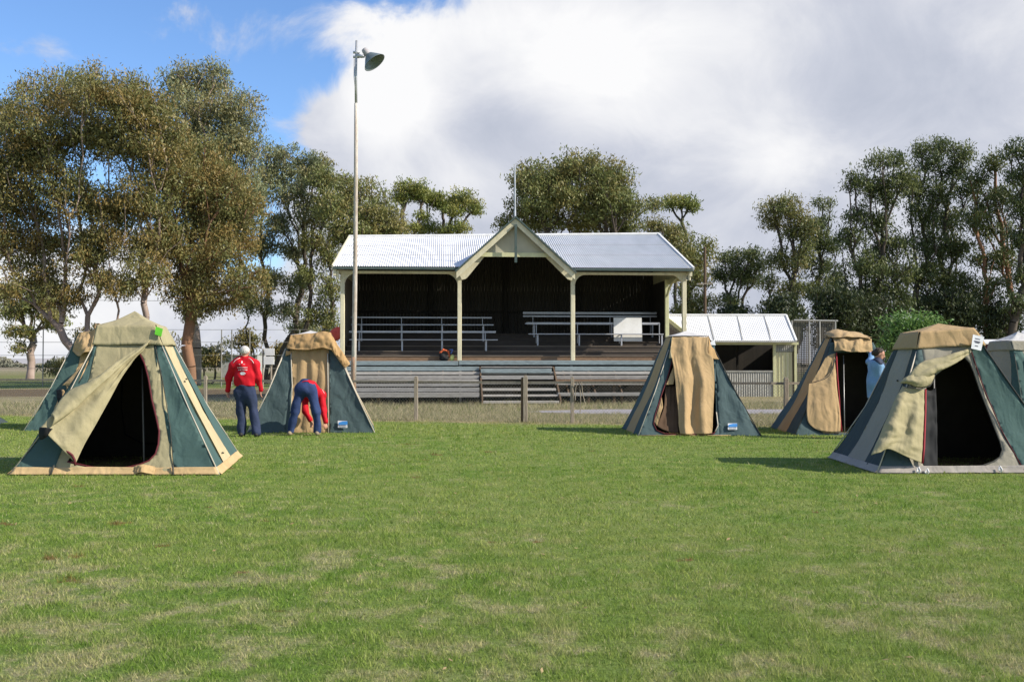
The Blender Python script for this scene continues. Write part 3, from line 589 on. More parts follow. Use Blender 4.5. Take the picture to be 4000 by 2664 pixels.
# gutter and beam
for a, b in ((sL, sGl+.02), (sGr-.02, sR)):
    gpart('gutter', lambda m: m.box(a, b, -.50, -.40, zE-.085, zE-.005), M_TRIMG, bevel=.01)
for a, b in ((sL+.1, sP[1]-.09), (sP[2]+.09, sR-.1)):
    gpart('beam', lambda m: m.box(a, b, -.09, .09, zB, zE-.10), M_CPAINT, bevel=.01)
gpart('fascia_end', lambda m: (m.box(sL, sL+.10, -.42, -.10, zE-.30, zE-.09), m.lathe((sL+.14, -.3, zE-.42), [(.05, 0), (.06, .14), (.05, .3)], 8)), M_CPAINT)
gpart('fascia_end', lambda m: (m.box(sR-.12, sR-.02, -.42, -.10, zE-.26, zE-.09), m.lathe((sR-.10, -.3, zE-.40), [(.05, 0), (.06, .14), (.05, .3)], 8)), M_CPAINT)
# posts with brackets
for i, s in enumerate(sP):
    top = zE-.10 if i in (0, 3) else zE-.2
    p = gpart('post', lambda m: (m.box(s-.075, s+.075, -.085, .085, zDk, top), m.box(s-.095, s+.095, -.10, .10, zB-.22, zB-.16)), M_CPAINT, bevel=.012)
    for sg in (-1, 1):
        if (i == 0 and sg < 0) or (i == 3 and sg > 0): continue
        def f(m, s=s, sg=sg):
            pts = [(s+sg*(.075), -.035, zB-.42)]
            for k in range(9):
                a = math.pi/2*k/8; pts.append((s+sg*(.075+.40*(1-math.cos(a))), -.035, zB-.42+.42*math.sin(a)))
            pts.append((s+sg*.075, -.035, zB))
            m.prism(pts, (0, .07, 0))
        if i in (0, 3) or (i == 1 and sg < 0) or (i == 2 and sg > 0): gpart('bracket', f, M_CPAINT, p)
# gable: barge boards, infill, tie, finial
def barge(sign):
    se = sGl if sign < 0 else sGr
    def f(m):
        ze = zA-abs(se-sc_)*slope; th = .185
        poly = [(sc_, -.66, zA-.02), (se, -.66, ze-.02), (se, -.66, ze-.02-th*1.25), (sc_, -.66, zA-.02-th*1.25)]
        if sign < 0: poly = poly[::-1]
        m.prism(poly, (0, .05, 0))
    return f
gpart('barge_board', barge(-1), M_CPAINT); gpart('barge_board', barge(1), M_CPAINT)
gpart('gable_edge', lambda m: (m.beam((sc_, -.69, zA+.03), (sGl-.04, -.69, zA-abs(sGl-.04-sc_)*slope+.03), .10, .055), m.beam((sc_, -.69, zA+.03), (sGr+.04, -.69, zA-abs(sGr+.04-sc_)*slope+.03), .10, .055)), M_TRIMG)
zT = S(2014, 1003, -.45)[1]; zT1 = S(2014, 988, -.45)[1]
dT = (zA-.25-zT)/slope
gpart('gable_infill', lambda m: m.prism([(sc_-dT, -.40, zT), (sc_+dT, -.40, zT), (sc_, -.40, zA-.22)], (0, .04, 0)), M_INFILL)
gpart('gable_tie', lambda m: m.box(sc_-dT-.06, sc_+dT+.06, -.48, -.405, zT-.01, zT1), M_CPAINT2)
for sg, sp in ((-1, sP[1]), (1, sP[2])):   # lower curved arch boards from tie to posts
    def f(m):
        s1 = sc_+sg*(dT); pts = [(s1, -.38, zT+.10), (s1-sg*.10, -.38, zT-.02), (sp-sg*.30, -.38, zB-.12), (sp-sg*.22, -.38, zB-.20), (sp-sg*.08, -.38, zB-.24), (sp+sg*.05, -.38, zB+.02), (sp+sg*.05, -.38, zB+.12)]
        if sg > 0: pts = pts[::-1]
        m.prism(pts, (0, .08, 0))
    gpart('gable_arch', f, M_CPAINT)
gpart('finial', lambda m: m.box(sc_-.045, sc_+.045, -.76, -.67, S(2014, 1026, -.7)[1], zA-.25), M_TRIMG)
gpart('flagpole', lambda m: m.tube([(sc_, -.3, zA-.1), (sc_, -.3, zA+.5), (sc_-.01, -.3, S(2014, 655, -.3)[1])], [.045, .035, .028], 8), M_GALV)
for s, sg in ((sL, 1), (sR, -1)):   # gable-end infill above the side openings
    gpart('end_infill', lambda m: m.prism([(s+sg*.08, -.35, zE-.12), (s+sg*.08, 9.3, zE-.30), (s+sg*.08, TR, zmain(s, TR)+.02), (s+sg*.08, -.35, zmain(s, -.35)+.02)], (sg*.03, 0, 0)), M_CPAINT)
# walls
sWr = S(2607, 1200, 2.7)[0]
def board_wall(m, s0, s1, t, z0, z1, pw=.14):
    n = int((s1-s0)/pw)
    for i in range(n):
        a = s0+(s1-s0)*i/n; m.box(a, a+(s1-s0)/n-.008, t-.012*(i % 2), t+.02, z0, z1)
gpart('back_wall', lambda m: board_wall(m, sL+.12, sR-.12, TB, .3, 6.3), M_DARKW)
for x in (1683, 1975, 2260): gpart('back_stud', lambda m: m.box(S(x, 1200, TB-.1)[0]-.09, S(x, 1200, TB-.1)[0]+.09, TB-.14, TB-.02, 1.9, 6.0), M_FRAME)
gpart('wall_rail', lambda m: m.box(sL+.2, sR-.2, TB-.08, TB-.022, 3.55, 3.65), M_FRAME)
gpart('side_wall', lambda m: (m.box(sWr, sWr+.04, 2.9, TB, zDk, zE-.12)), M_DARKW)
gpart('side_wall', lambda m: (m.box(sL+.16, sL+.20, 1.35, TB, zDk-.3, zE-.12)), pmat('grey_brown_wall', (.20, .165, .14), .85, (.14, .12, .10), 3, .7, .2, 20))
gpart('side_post', lambda m: m.box(sWr-.08, sWr+.07, 2.72, 2.86, zDk-.2, zE-.12), M_CPAINT2, bevel=.01)
gpart('side_brace', lambda m: m.tube([(sWr, 2.7, zE-.75), (sWr+.01, 2.4, zE-.50), (sWr+.015, 1.9, zE-.30), (sWr+.02, 1.1, zE-.2)], .05, 6), M_CPAINT2)
gpart('side_beam', lambda m: m.box(sR-.20, sR-.12, .1, TB, zE-.32, zE-.125), M_CPAINT2)
gpart('outer_wall', lambda m: (m.box(sL+.13, sR-.13, 9.0, 9.05, 0, 4.7), m.box(sL+.13, sL+.17, TB, 9.0, 0, 4.7), m.box(sR-.17, sR-.13, TB, 9.0, 0, 4.7)), M_CORR)
# tiers inside
edges = [(1388, .30), (1371, 1.15), (1351, 2.0), (1334, 2.85), (1317, 3.7), (1303, 4.55)]
zt = [S(2000, y, t)[1] for y, t in edges]; sI0, sI1 = sL+.25, sWr+.05
for i, (y, t) in enumerate(edges):
    z0 = zDk if i == 0 else zt[i-1]; t2 = edges[i+1][1] if i < 5 else TB-.1
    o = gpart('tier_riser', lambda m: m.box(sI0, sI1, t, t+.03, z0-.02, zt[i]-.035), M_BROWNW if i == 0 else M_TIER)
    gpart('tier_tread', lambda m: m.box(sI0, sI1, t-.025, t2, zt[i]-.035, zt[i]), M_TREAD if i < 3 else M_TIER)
gpart('deck', lambda m: m.box(sI0-.1, sI1, -.02, .32, zDk-.06, zDk-.02), M_BROWNW)
gpart('under_wall', lambda m: m.box(sL+.2, sWr+.1, .25, .29, .0, zDk-.06), M_FRAME)
# outer bleachers in front of the deck
def plank(x0, x1, y0, y1, t, mat, name='bleacher_plank', d=.24):
    sa, za = S(x0, y0, t); sb, zb = S(x1, y1, t)
    gpart(name, lambda m: m.box(sa, sb, t, t+d, zb, za), mat, bevel=.006)
XL, XR = 1395-90, 2600
cL, cR = 1876, 2168
rows = [(1409, 1427, -.12, M_BLUEW, 0), (1432, 1449, -.42, M_BLUEW, 1), (1453, 1463, -.72, M_PALEW, 0), (1467, 1481, -1.0, M_GREYW, 1), (1484, 1489, -1.2, M_PALEW, 1), (1499, 1510, -1.5, M_GREYW, 1), (1516, 1530, -1.8, M_GREYW, 1), (1534, 1552, -2.1, M_GREYW, 1)]
for y0, y1, t, mt, cut in rows:
    if y0 == 1409: plank(XL, 1790, y0+1, y1, t, M_BLUEW); plank(1793, XR, y0-1, y1-2, t+.003, M_BLUEW); continue
    if y0 == 1453: plank(XL, 2060, y0, y1, t, mt); plank(2064, XR, y0-1, y1-1, t+.002, mt); continue
    plank(XL, cL-4, y0, y1, t, mt)
    if y0 < 1495: plank(cR, XR, y0, y1, t, mt if y0 != 1484 else M_BROWNW)
plank(cR+2, XR, 1496, 1503, -1.5, M_PALEW)
plank(cR+12, XR, 1534, 1546, -2.1, M_GREYW)
for y0, y1, t, x0, x1, mt in [(1432, 1437, -.55, 1878, 2158, M_GREYW), (1441, 1457, -.85, 1878, 2155, M_BLUEW), (1467, 1482, -1.15, 1880, 2162, M_GREYW), (1492, 1500, -1.45, 1880, 2166, M_GREYW), (1517, 1526, -1.8, 1884, 2172, M_PALEW), (1542, 1549, -2.1, 1886, 2180, M_PALEW), (1567, 1575, -2.45, 1887, 2184, M_PALEW)]:
    plank(x0, x1, y0, y1, t, mt, 'stair_tread', .26)
def stringer(x, xb):
    def f(m):
        s0, z0 = S(x, 1432, -.5); s1, z1 = S(xb, 1580, -2.45)
        m.prism([(s0, -.45, z0), (s1, -2.42, S(x, 1560, -2.4)[1]), (s1, -2.5, .0), (s1, -2.1, 0.0), (s0, -.45, z0-.5)], (.05, 0, 0))
    return f
gpart('stair_stringer', stringer(1873, 1882), M_POSTD); gpart('stair_stringer', stringer(2160, 2188), M_POSTD)
for x, y0, t in [(1605, 1552, -1.9), (1605, 1480, -.9), (2400, 1503, -1.4), (2430, 1546, -2.0), (1480, 1552, -1.9), (2300, 1503, -1.4), (1798, 1427, -.05), (2232, 1427, -.05)]:
    s, z = S(x, y0, t); gpart('bleacher_leg', lambda m: m.box(s-.045, s+.045, t+.02, t+.1, 0, z), M_POSTD if x not in (1798, 2232) else M_GREYW)
for x in (1350, 1480, 1605, 1730, 1850, 2200, 2300, 2400, 2520): gpart('bleacher_frame', lambda m: m.beam((S(x, 1500, 0)[0], .18, zDk-.35), (S(x, 1500, 0)[0], -1.75, .32), .05, .12), M_POSTD)

# ------------------------------------------------------------------ benches on the tiers
def bench(label, x0, x1, ybk, hb, ys, hs, yfoot, t, legs, tb=.34, extra=None):
    s0, zs = S(x0, ys, t); s1 = S(x1, ys, t)[0]; b0, zb = S(x0, ybk, t+tb)
    zf = S(2000, yfoot, t)[1]
    b = empty('bench', L((s0+s1)/2, t, zf), label, 'bench', 'aluminium benches on the pavilion tiers')
    gp = lambda n, f: gpart(n, f, M_ALU, b, bevel=.004)
    gp('seat', lambda m: m.box(s0, s1, t-.12, t+.16, zs-hs*.0095*.8, zs))
    gp('backrest', lambda m: m.box(s0-.05, s1-.05, t+tb-.02, t+tb+.02, zb-hb*.0095, zb))
    if extra: gp('backrest', lambda m: m.box(s0-.05, s1-.05, t+tb+.03, t+tb+.07, S(x0, extra, t+tb)[1]-.09, S(x0, extra, t+tb)[1]))
    for x in legs:
        s = S(x, ys, t)[0]
        gp('leg', lambda m: (m.box(s-.03, s+.03, t-.05, t-.01, zf, zs-.02), m.box(s-.035, s-.005, t+tb-.06, t+tb-.02, zf+.1, zb-.03), m.beam((s-.02, t-.03, zs-.05), (s-.02, t+tb-.04, zs-.03), .03, .04)))
bench('long aluminium bench at the front left of the pavilion tiers', 1365, 1944, 1292, 8, 1325, 5, 1378, 1.45, (1403, 1571, 1727, 1899))
bench('aluminium bench behind the front left one, in deeper shade', 1372, 1928, 1237, 6, 1266, 6, 1338, 3.1, (1412, 1569, 1727, 1888))
bench('aluminium bench at the front right, partly hidden by the white board', 2064, 2590, 1259, 9, 1303, 5, 1350, 2.3, (2100, 2262, 2427, 2585), tb=.40)
bench('aluminium bench highest at the back right of the pavilion', 2050, 2578, 1232, 7, 1262, 6, 1318, 3.95, (2086, 2389, 2548), extra=1218)
s0, z1 = S(2397, 1241, 2.55); s1, z0 = S(2508, 1333, 2.55)
mb = MB(GM); mb.hexa([(s0, 2.50, z0), (s1, 2.50, z0), (s1, 2.52, z0), (s0, 2.52, z0), (s0+.01, 2.62, z1), (s1, 2.62, z1), (s1, 2.64, z1), (s0+.01, 2.64, z1)])
tag(reroot(mb.build('board', M_WHITE), L((s0+s1)/2, 2.5, z0)), 'blank white rectangular board leaning on the front right bench', 'board')

# ------------------------------------------------------------------ surface nets + signed distance helpers
def surface_nets(fn, lo, hi, h):
    lo = np.array(lo, float); hi = np.array(hi, float); n = np.ceil((hi-lo)/h).astype(int)+1
    ax = [lo[i]+h*np.arange(n[i]) for i in range(3)]
    X, Y, Z = np.meshgrid(*ax, indexing='ij'); D = fn(X, Y, Z); ins = D < 0
    cs = [(i, j, k) for i in (0, 1) for j in (0, 1) for k in (0, 1)]
    cnt = sum(ins[i:n[0]-1+i, j:n[1]-1+j, k:n[2]-1+k].astype(int) for i, j, k in cs); act = (cnt > 0) & (cnt < 8)
    idx = -np.ones(act.shape, int); cells = np.argwhere(act); idx[act] = np.arange(len(cells))
    acc = np.zeros((len(cells), 3)); wsum = np.zeros(len(cells)); a, b, c = cells.T
    for p in cs:
        for axx in range(3):
            if p[axx]: continue
            q = list(p); q[axx] = 1
            d0 = D[a+p[0], b+p[1], c+p[2]]; d1 = D[a+q[0], b+q[1], c+q[2]]; cross = (d0 < 0) != (d1 < 0)
            tt = np.where(cross, d0/(d0-d1+1e-12*(d0 == d1)), 0); pt = np.stack([np.full(len(a), p[0], float), np.full(len(a), p[1], float), np.full(len(a), p[2], float)], 1); pt[:, axx] += tt
            acc += pt*cross[:, None]; wsum += cross
    V = lo+(cells+acc/wsum[:, None])*h; F_ = []
    for axx in range(3):
        u, v = [(1, 2), (2, 0), (0, 1)][axx]
        sl0 = [slice(None)]*3; sl1 = [slice(None)]*3; sl0[axx] = slice(0, -1); sl1[axx] = slice(1, None)
        cross = ins[tuple(sl0)] != ins[tuple(sl1)]; e = np.argwhere(cross)
        e = e[(e[:, u] > 0) & (e[:, v] > 0) & (e[:, u] < n[u]-1) & (e[:, v] < n[v]-1)]
        def g(du, dv):
            q = e.copy(); q[:, u] += du; q[:, v] += dv; return idx[q[:, 0], q[:, 1], q[:, 2]]
        quad = np.stack([g(-1, -1), g(0, -1), g(0, 0), g(-1, 0)], 1); flip = ~ins[e[:, 0], e[:, 1], e[:, 2]]
        quad[flip] = quad[flip][:, ::-1]; F_.append(quad)
    return V, np.concatenate(F_)
def smin(a, b, k):
    h_ = np.clip(.5+.5*(b-a)/k, 0, 1); return b*(1-h_)+a*h_-k*h_*(1-h_)
def cone(p0, p1, r0, r1, fl=(1, 1, 1)):
    p0 = np.array(p0, float)/fl; p1 = np.array(p1, float)/fl; m = min(fl)
    def f(X, Y, Z):
        x, y, z = X/fl[0]-p0[0], Y/fl[1]-p0[1], Z/fl[2]-p0[2]; d = p1-p0; dd = d@d+1e-12
        t_ = np.clip((x*d[0]+y*d[1]+z*d[2])/dd, 0, 1)
        return (np.sqrt((x-t_*d[0])**2+(y-t_*d[1])**2+(z-t_*d[2])**2)-(r0+(r1-r0)*t_))*m
    return f
def ell(c, r):
    def f(X, Y, Z):
        a = ((X-c[0])/r[0])**2+((Y-c[1])/r[1])**2+((Z-c[2])/r[2])**2; k0 = np.sqrt(a)
        b = np.sqrt(((X-c[0])/r[0]**2)**2+((Y-c[1])/r[1]**2)**2+((Z-c[2])/r[2]**2)**2)
        return k0*(k0-1)/(b+1e-9)
    return f
def union(parts, k=.03, wr=0, wf=20, seed=0, clip=None):
    def f(X, Y, Z):
        d = None
        for p in parts:
            kk = k
            if isinstance(p, tuple): p, kk = p
            v = p(X, Y, Z); d = v if d is None else smin(d, v, kk)
        if wr:
            ph = seed*1.7
            d = d+wr*(np.sin(X*wf+1.5*np.sin(Z*wf*.7+ph)+ph)*.5+np.sin(Z*wf*1.3+2*np.sin(X*wf*.6+ph*2)+Y*wf*.8)*.6+np.sin((X+Y)*wf*2.3+Z*wf*1.1)*.25)
        if clip is not None: d = np.maximum(d, clip(X, Y, Z))
        return d
    return f
def sdf_obj(name, fn, lo, hi, h, mat, parent=None):
    v, f_ = surface_nets(fn, lo, hi, h); me = np_mesh(name, v, f_, 4); return link(name, me, mat, parent, smooth=True)

# bags on the deck
b = empty('bag', L(*[S(1735, 1408, .05)[0], .05, zDk-.02]), 'black bag with orange-red straps sitting left of the second pavilion post', 'bag')
def bx(px, py): s, z = S(px, py, .08); return np.array(L(s, .08, z))
c0 = bx(1735, 1400)
sdf_obj('body', union([ell(c0, (.17, .12, .10)), ell(bx(1728, 1390), (.12, .10, .09))], .05, .008, 30), c0-.3, c0+.3, .015, M_BLACK, b)
c1 = bx(1738, 1372); sdf_obj('strap', union([cone(bx(1718, 1378), bx(1732, 1368), .03, .035), cone(bx(1732, 1366), bx(1752, 1372), .035, .03), cone(bx(1750, 1372), bx(1756, 1392), .03, .025)], .02, .008, 40), c1-.35, c1+.35, .013, M_ORANGE, b)
b = empty('bag', L(*[S(1768, 1408, .05)[0], .05, zDk-.02]), 'small yellow and white bag tucked against the second pavilion post', 'bag')
c0 = bx(1766, 1398); sdf_obj('body', union([ell(c0, (.085, .09, .12))], .05, .008, 30), c0-.2, c0+.2, .013, M_YELL, b)
c1 = bx(1764, 1376); sdf_obj('hood', union([cone(bx(1757, 1366), bx(1768, 1366), .02, .02), cone(bx(1768, 1368), bx(1762, 1380), .02, .025)], .02), c1-.2, c1+.2, .01, M_BLUEC, b)
# faded red cloth bundle by the corner post
c0 = np.array(P(1312, 1305, 37.6)); o = sdf_obj('cloth_bundle', union([ell(c0, (.20, .15, .24)), ell(c0+[-.12, 0, -.12], (.16, .14, .2)), ell(c0+[.1, 0, .08], (.14, .13, .2))], .06, .018, 16), c0-.5, c0+.5, .025, M_REDCL)
tag(reroot(o, c0), 'faded red cloth bundle hanging beside the left corner post of the pavilion', 'cloth')

# ------------------------------------------------------------------ shed right of the pavilion
YS = 43.5; shed = empty('shed', P(2900, 1418, YS+1), 'low white-roofed shed with dark open counter right of the pavilion', 'shed')
def Q(px, py, dy=0): return P(px, py, YS+dy)
def sp(name, fn, mat, bevel=0): m = MB(); fn(m); return m.build(name, mat, shed, bevel=bevel)
def f(m):
    a = Q(2721, 1331, -.35); b_ = Q(3109, 1331, -.35); c_ = Q(3069, 1233, 1.3); d_ = Q(2600, 1233, 1.3); n = 400; vs = []
    for i in range(n+1):
        x = d_.x+(b_.x-d_.x)*i/n; q = max(0, 1-(x-d_.x)/(a.x-d_.x)); w_ = .010*math.cos(i*math.pi/3)
        vs += [Vector((x, a.y+(c_.y-a.y)*q, a.z+(c_.z-a.z)*q+w_)), Vector((x, c_.y, c_.z+w_))]
    m.add(vs, [(2*i, 2*i+2, 2*i+3, 2*i+1) for i in range(n)])
sp('roof', f, M_ROOFW)
def f(m):
    c_ = Q(3069, 1233, 1.3); d_ = Q(2600, 1233, 1.3); e_ = Vector((c_.x, c_.y+1.8, c_.z-1)); g_ = Vector((d_.x, d_.y+1.8, d_.z-1)); m.add([c_, d_, g_, e_], [(0, 1, 2, 3)])
sp('roof', f, M_ROOFW)
sp('ridge_cap', lambda m: m.tube([Q(2598, 1231, 1.3), Q(3071, 1231, 1.3)], .05, 6), M_WHITE)
sp('roof_edge', lambda m: m.beam(Q(3071, 1232, 1.3), Q(3111, 1332, -.37), .08, .09), M_WHITE)
for x0, x1 in ((2765, 2790), (2880, 2902), (2985, 3013)): sp('sheet_joint', lambda m: m.beam(Q(x0, 1234, 1.3)+Vector((0, 0, .03)), Q(x1, 1329, -.33)+Vector((0, 0, .03)), .03, .02), M_CORR)
sp('barge_board', lambda m: m.beam(Q(2600, 1240, 1.2), Q(2722, 1338, -.36), .05, .16), M_CPAINT2)
sp('gutter', lambda m: m.beam(Q(2722, 1334, -.4), Q(3110, 1335, -.4), .1, .07), M_CORR)
sp('fascia', lambda m: m.box(Q(2722, 0).x, Q(3106, 0).x, YS-.2, YS-.15, Q(0, 1347).z, Q(0, 1337).z), M_CPAINT2)
def f(m):
    x0, x1 = Q(2600, 0).x, Q(3092, 0).x; zt_ = Q(0, 1340).z
    m.box(x0, x1, YS+2.6, YS+2.65, 0, 2.6); m.box(x0, x0+.05, YS-.1, YS+2.6, 0, zt_); m.box(x1-.05, x1, YS, YS+2.6, 0, zt_)
sp('wall', f, M_DARKW)
def f(m):
    x0, x1 = Q(2700, 0).x, Q(3012, 0).x; n = int((x1-x0)/.05); vs = []; z1 = Q(0, 1453).z
    for i in range(n+1):
        x = x0+(x1-x0)*i/n; y = YS+.022*(i % 2); vs += [(x, y, 0), (x, y, z1)]
    m.add(vs, [(2*i, 2*i+2, 2*i+3, 2*i+1) for i in range(n)]); m.box(x0, x1, YS-.02, YS+.05, z1, z1+.06)
sp('counter_front', f, M_CORR)
sp('inner_post', lambda m: m.box(Q(2870, 0, 1.2).x, Q(2878, 0, 1.2).x, YS+1.2, YS+1.28, .9, 2.5), M_FRAME)
sp('frame', lambda m: m.box(Q(3012, 0).x, Q(3022, 0).x, YS-.03, YS+.08, 0, Q(0, 1347).z), M_CPAINT2)
def f(m):
    x0, x1 = Q(3022, 0).x, Q(3092, 0).x
    m.box(x0, x1, YS+.03, YS+.07, 0, Q(0, 1375).z)
d_ = sp('door', f, M_YELLOWW)
for x in (3034, 3048, 3062, 3076): sp('door_batten', lambda m: m.box(Q(x, 0).x, Q(x+3, 0).x, YS+.0, YS+.028, .02, Q(0, 1378).z), M_CPAINT2)
sp('frieze', lambda m: [m.box(Q(x, 0).x, Q(x+4, 0).x, YS-.02, YS+.01, Q(0, 1374).z, Q(0, 1348).z) for x in range(3022, 3092, 8)]+[m.box(Q(3022, 0).x, Q(3092, 0).x, YS+.012, YS+.03, Q(0, 1374).z, Q(0, 1348).z)], M_CORR)
sp('corner_post', lambda m: m.box(Q(3092, 0).x, Q(3101, 0).x, YS-.12, YS-.02, 0, Q(0, 1345).z), M_CPAINT2)
sp('stair_wall', lambda m: m.prism([Q(2596, 1262, -.6), Q(2660, 1310, -.6), Q(2660, 1480, -.6), Q(2596, 1480, -.6)], (0, .1, 0)), M_TIER)

# tall mesh screen behind the rear right tent
YM = 47; scr = empty('mesh_screen', P(3180, 1418, YM), 'tall brown mesh screen on thin pipe frame right of the shed', 'screen')
m = MB(); x0, x1 = P(3092, 1400, YM).x, P(3262, 1400, YM).x; z1 = P(3100, 1254, YM).z
i = 0
while x0+i*.075 < x1: a = x0+i*.075; m.box(a, a+.042, YM+.02*mn.noise(Vector((i, 1, 1))), YM+.025, .02, z1); i += 1
i = 0
while i*.085 < z1: m.box(x0, x1, YM+.028, YM+.034, i*.085, i*.085+.034); i += 1
o = m.build('screen_mesh', M_SHADE, scr)
m = MB()
for x in (3092, 3160, 3166+35, 3262): m.tube([P(x, 1400, YM-.08)*1.0 if False else Vector((P(x, 1400, YM).x, YM-.08, 0)), Vector((P(x, 1400, YM).x, YM-.08, P(x, 1252, YM).z))], .035, 6)
m.tube([Vector((P(3092, 0, YM).x, YM-.08, P(0, 1251, YM).z)), Vector((P(3262, 0, YM).x, YM-.08, P(0, 1254, YM).z))], .035, 6)
m.build('pipe_frame', M_CORR, scr)

# small white-roofed hut between the two right tents
YH = 40; hut = empty('hut', P(3860, 1418, YH), 'small dark red hut with white roof edge between the right tents', 'hut')
m = MB(); m.hexa([P(3815, 1345, YH), P(3905, 1345, YH), P(3905, 1330, YH+2), P(3815, 1330, YH+2), P(3815, 1340, YH), P(3905, 1340, YH), P(3905, 1326, YH+2), P(3815, 1326, YH+2)]); m.build('roof', M_WHITE, hut)
m = MB(); m.box(P(3820, 0, YH).x, P(3900, 0, YH).x, YH+.2, YH+1.9, 0, P(0, 1345, YH).z+.05); m.build('wall', pmat('dark_red_wall', (.10, .022, .03), .7), hut)

# ------------------------------------------------------------------ lamp pole
YL = 26.2
lp = empty('lamp_pole', Vector((P(1386, 1400, YL).x, YL, 0)), 'tall whitewashed floodlight pole with rusty foot in front of the pavilion', 'lamp post')
m = MB(); b0 = Vector((P(1384, 1400, YL).x, YL, 0))
m.tube([P(1382, 1500, YL), P(1384, 1300, YL), P(1388, 1000, YL), P(1390, 700, YL), P(1391, 405, YL)], [.062, .060, .057, .052, .048], 12); m.build('pole', M_POLE, lp, smooth=True)
m = MB(); m.tube([Vector((b0.x-.02, YL, 0)), P(1381, 1420, YL), P(1382.5, 1395, YL)], [.072, .067, .064], 12); m.build('pole_foot', M_POLER, lp, smooth=True)
m = MB(); m.tube([P(1391, 410, YL), P(1390, 280, YL), P(1393, 160, YL)], [.036, .033, .030], 10); m.build('mast', M_GALV, lp, smooth=True)
m = MB()
for y in (206, 224): m.tube([P(1380, y, YL), P(1404, y, YL)], .035, 8)
m.tube([P(1391, 216, YL), P(1412, 222, YL-.03), P(1422, 220, YL-.05)], [.05, .045, .05], 8); m.tube([P(1384, 232, YL-.05), P(1383, 300, YL-.06), P(1389, 360, YL-.05)], .012, 5)
m.build('bracket', M_GALV, lp, smooth=True)
m = MB(); ax = (P(1475, 262, YL-.05)-P(1438, 214, YL)).normalized(); Rm = ax.to_track_quat('Z', 'Y').to_matrix()
top = P(1426, 200, YL)
m.lathe(top, [(.0, -.06), (.07, -.05), (.085, 0), (.085, .14), (.07, .20)], 16, Rm); m.build('lamp_socket', M_LAMPI, lp, smooth=True)
m = MB(); a2 = (P(1475, 262, YL-.05)-P(1438, 214, YL)).normalized(); R2 = a2.to_track_quat('Z', 'Y').to_matrix(); c2 = P(1438, 213, YL)
m.lathe(c2, [(.05, 0), (.10, .02), (.15, .08), (.22, .17), (.30, .29), (.315, .295), (.305, .28), (.21, .16), (.13, .08), (.05, .03)], 24, R2); m.build('lamp_shade', M_LAMP, lp, smooth=True)

# ------------------------------------------------------------------ power pole and wires
YU = 56; pp = empty('power_pole', Vector((P(2757, 1400, YU).x, YU, 0)), 'slim brown timber power pole with crossarms behind the shed', 'power pole')
m = MB(); m.tube([Vector((P(2755, 1400, YU).x, YU, 0)), P(2753, 965, YU)], [.10, .075], 8); m.build('pole', M_POSTD, pp)
for y in (1108,): m = MB(); m.beam(P(2725, y+2, YU-.1), P(2785, y-1, YU-.1), .07, .07); m.build('crossarm', M_POSTW if y > 1000 else M_POSTD, pp)

# ------------------------------------------------------------------ tall wire enclosure at the far left
YW = 62; tf = empty('tall_wire_fence', P(600, 1418, YW), 'tall thin wire enclosure with steel posts running behind the gums', 'fence')
xs = [P(x, 1400, YW).x for x in (-60, 168, 490, 865, 905, 975, 1170, 1290)]; zt_ = P(0, 1288, YW).z; zt2 = P(0, 1198, YW).z
for i, x in enumerate(xs):
    m = MB(); m.tube([(x, YW, 0), (x, YW, zt_)], .035, 6); m.build('post', M_WIRE, tf)
m = MB()
for z in (zt_, zt_*.78, zt_*.55, zt_*.32, .25): m.tube([(xs[0], YW, z), (xs[-1], YW, z)], .012, 4)
m.build('wire', M_WIRE, tf)
w0 = MB(); pts = [Vector((-60+i*6, 70, 5.75+.9*((i-6.5)/6.5)**2)) for i in range(9)]; w0.tube(pts, .014, 4)
o = w0.build('overhead_wire', M_WIRE); reroot(o, (-40, 70, 5.5)); tag(o, 'thin dark overhead wire sagging across the left gums', 'wire')
# notice boards
YN = 58; nb = empty('notice_board', Vector((P(1052, 1400, YN).x, YN, 0)), 'pair of white boards stacked on two thin posts behind the fence', 'sign')
for y0, y1, dx in ((1361, 1389, 2), (1393, 1424, -2)):
    m = MB(); a = P(1032+dx, y1, YN); b_ = P(1072+dx*.2, y0, YN); m.box(a.x, b_.x, YN-.05, YN, a.z, b_.z); m.build('panel', M_WHITE, nb, bevel=.01)
for x in (1034, 1066): m = MB(); m.tube([(P(x, 0, YN).x, YN+.06, 0), (P(x, 0, YN).x, YN+.06, P(0, 1362, YN).z)], .05, 6); m.build('post', M_POSTW, nb)
# far shed behind the old man
YF = 100; fs = empty('far_shed', Vector((P(905, 1400, YF).x, YF, 0)), 'small distant grey shed with pale roof beside the old man\'s head', 'shed')
m = MB(); a = P(868, 1400, YF).x; b_ = P(1005, 1400, YF).x; zw = P(0, 1387, YF).z; m.box(a, b_, YF, YF+4, 0, zw); m.build('wall', M_CORR, fs)
m = MB(); m.prism([(a-.2, YF-.3, zw), (b_+.2, YF-.3, zw), (b_, YF+2, zw+.6), (a, YF+2, zw+.6)], (0, 0, .08)); m.build('roof', M_ROOF, fs)

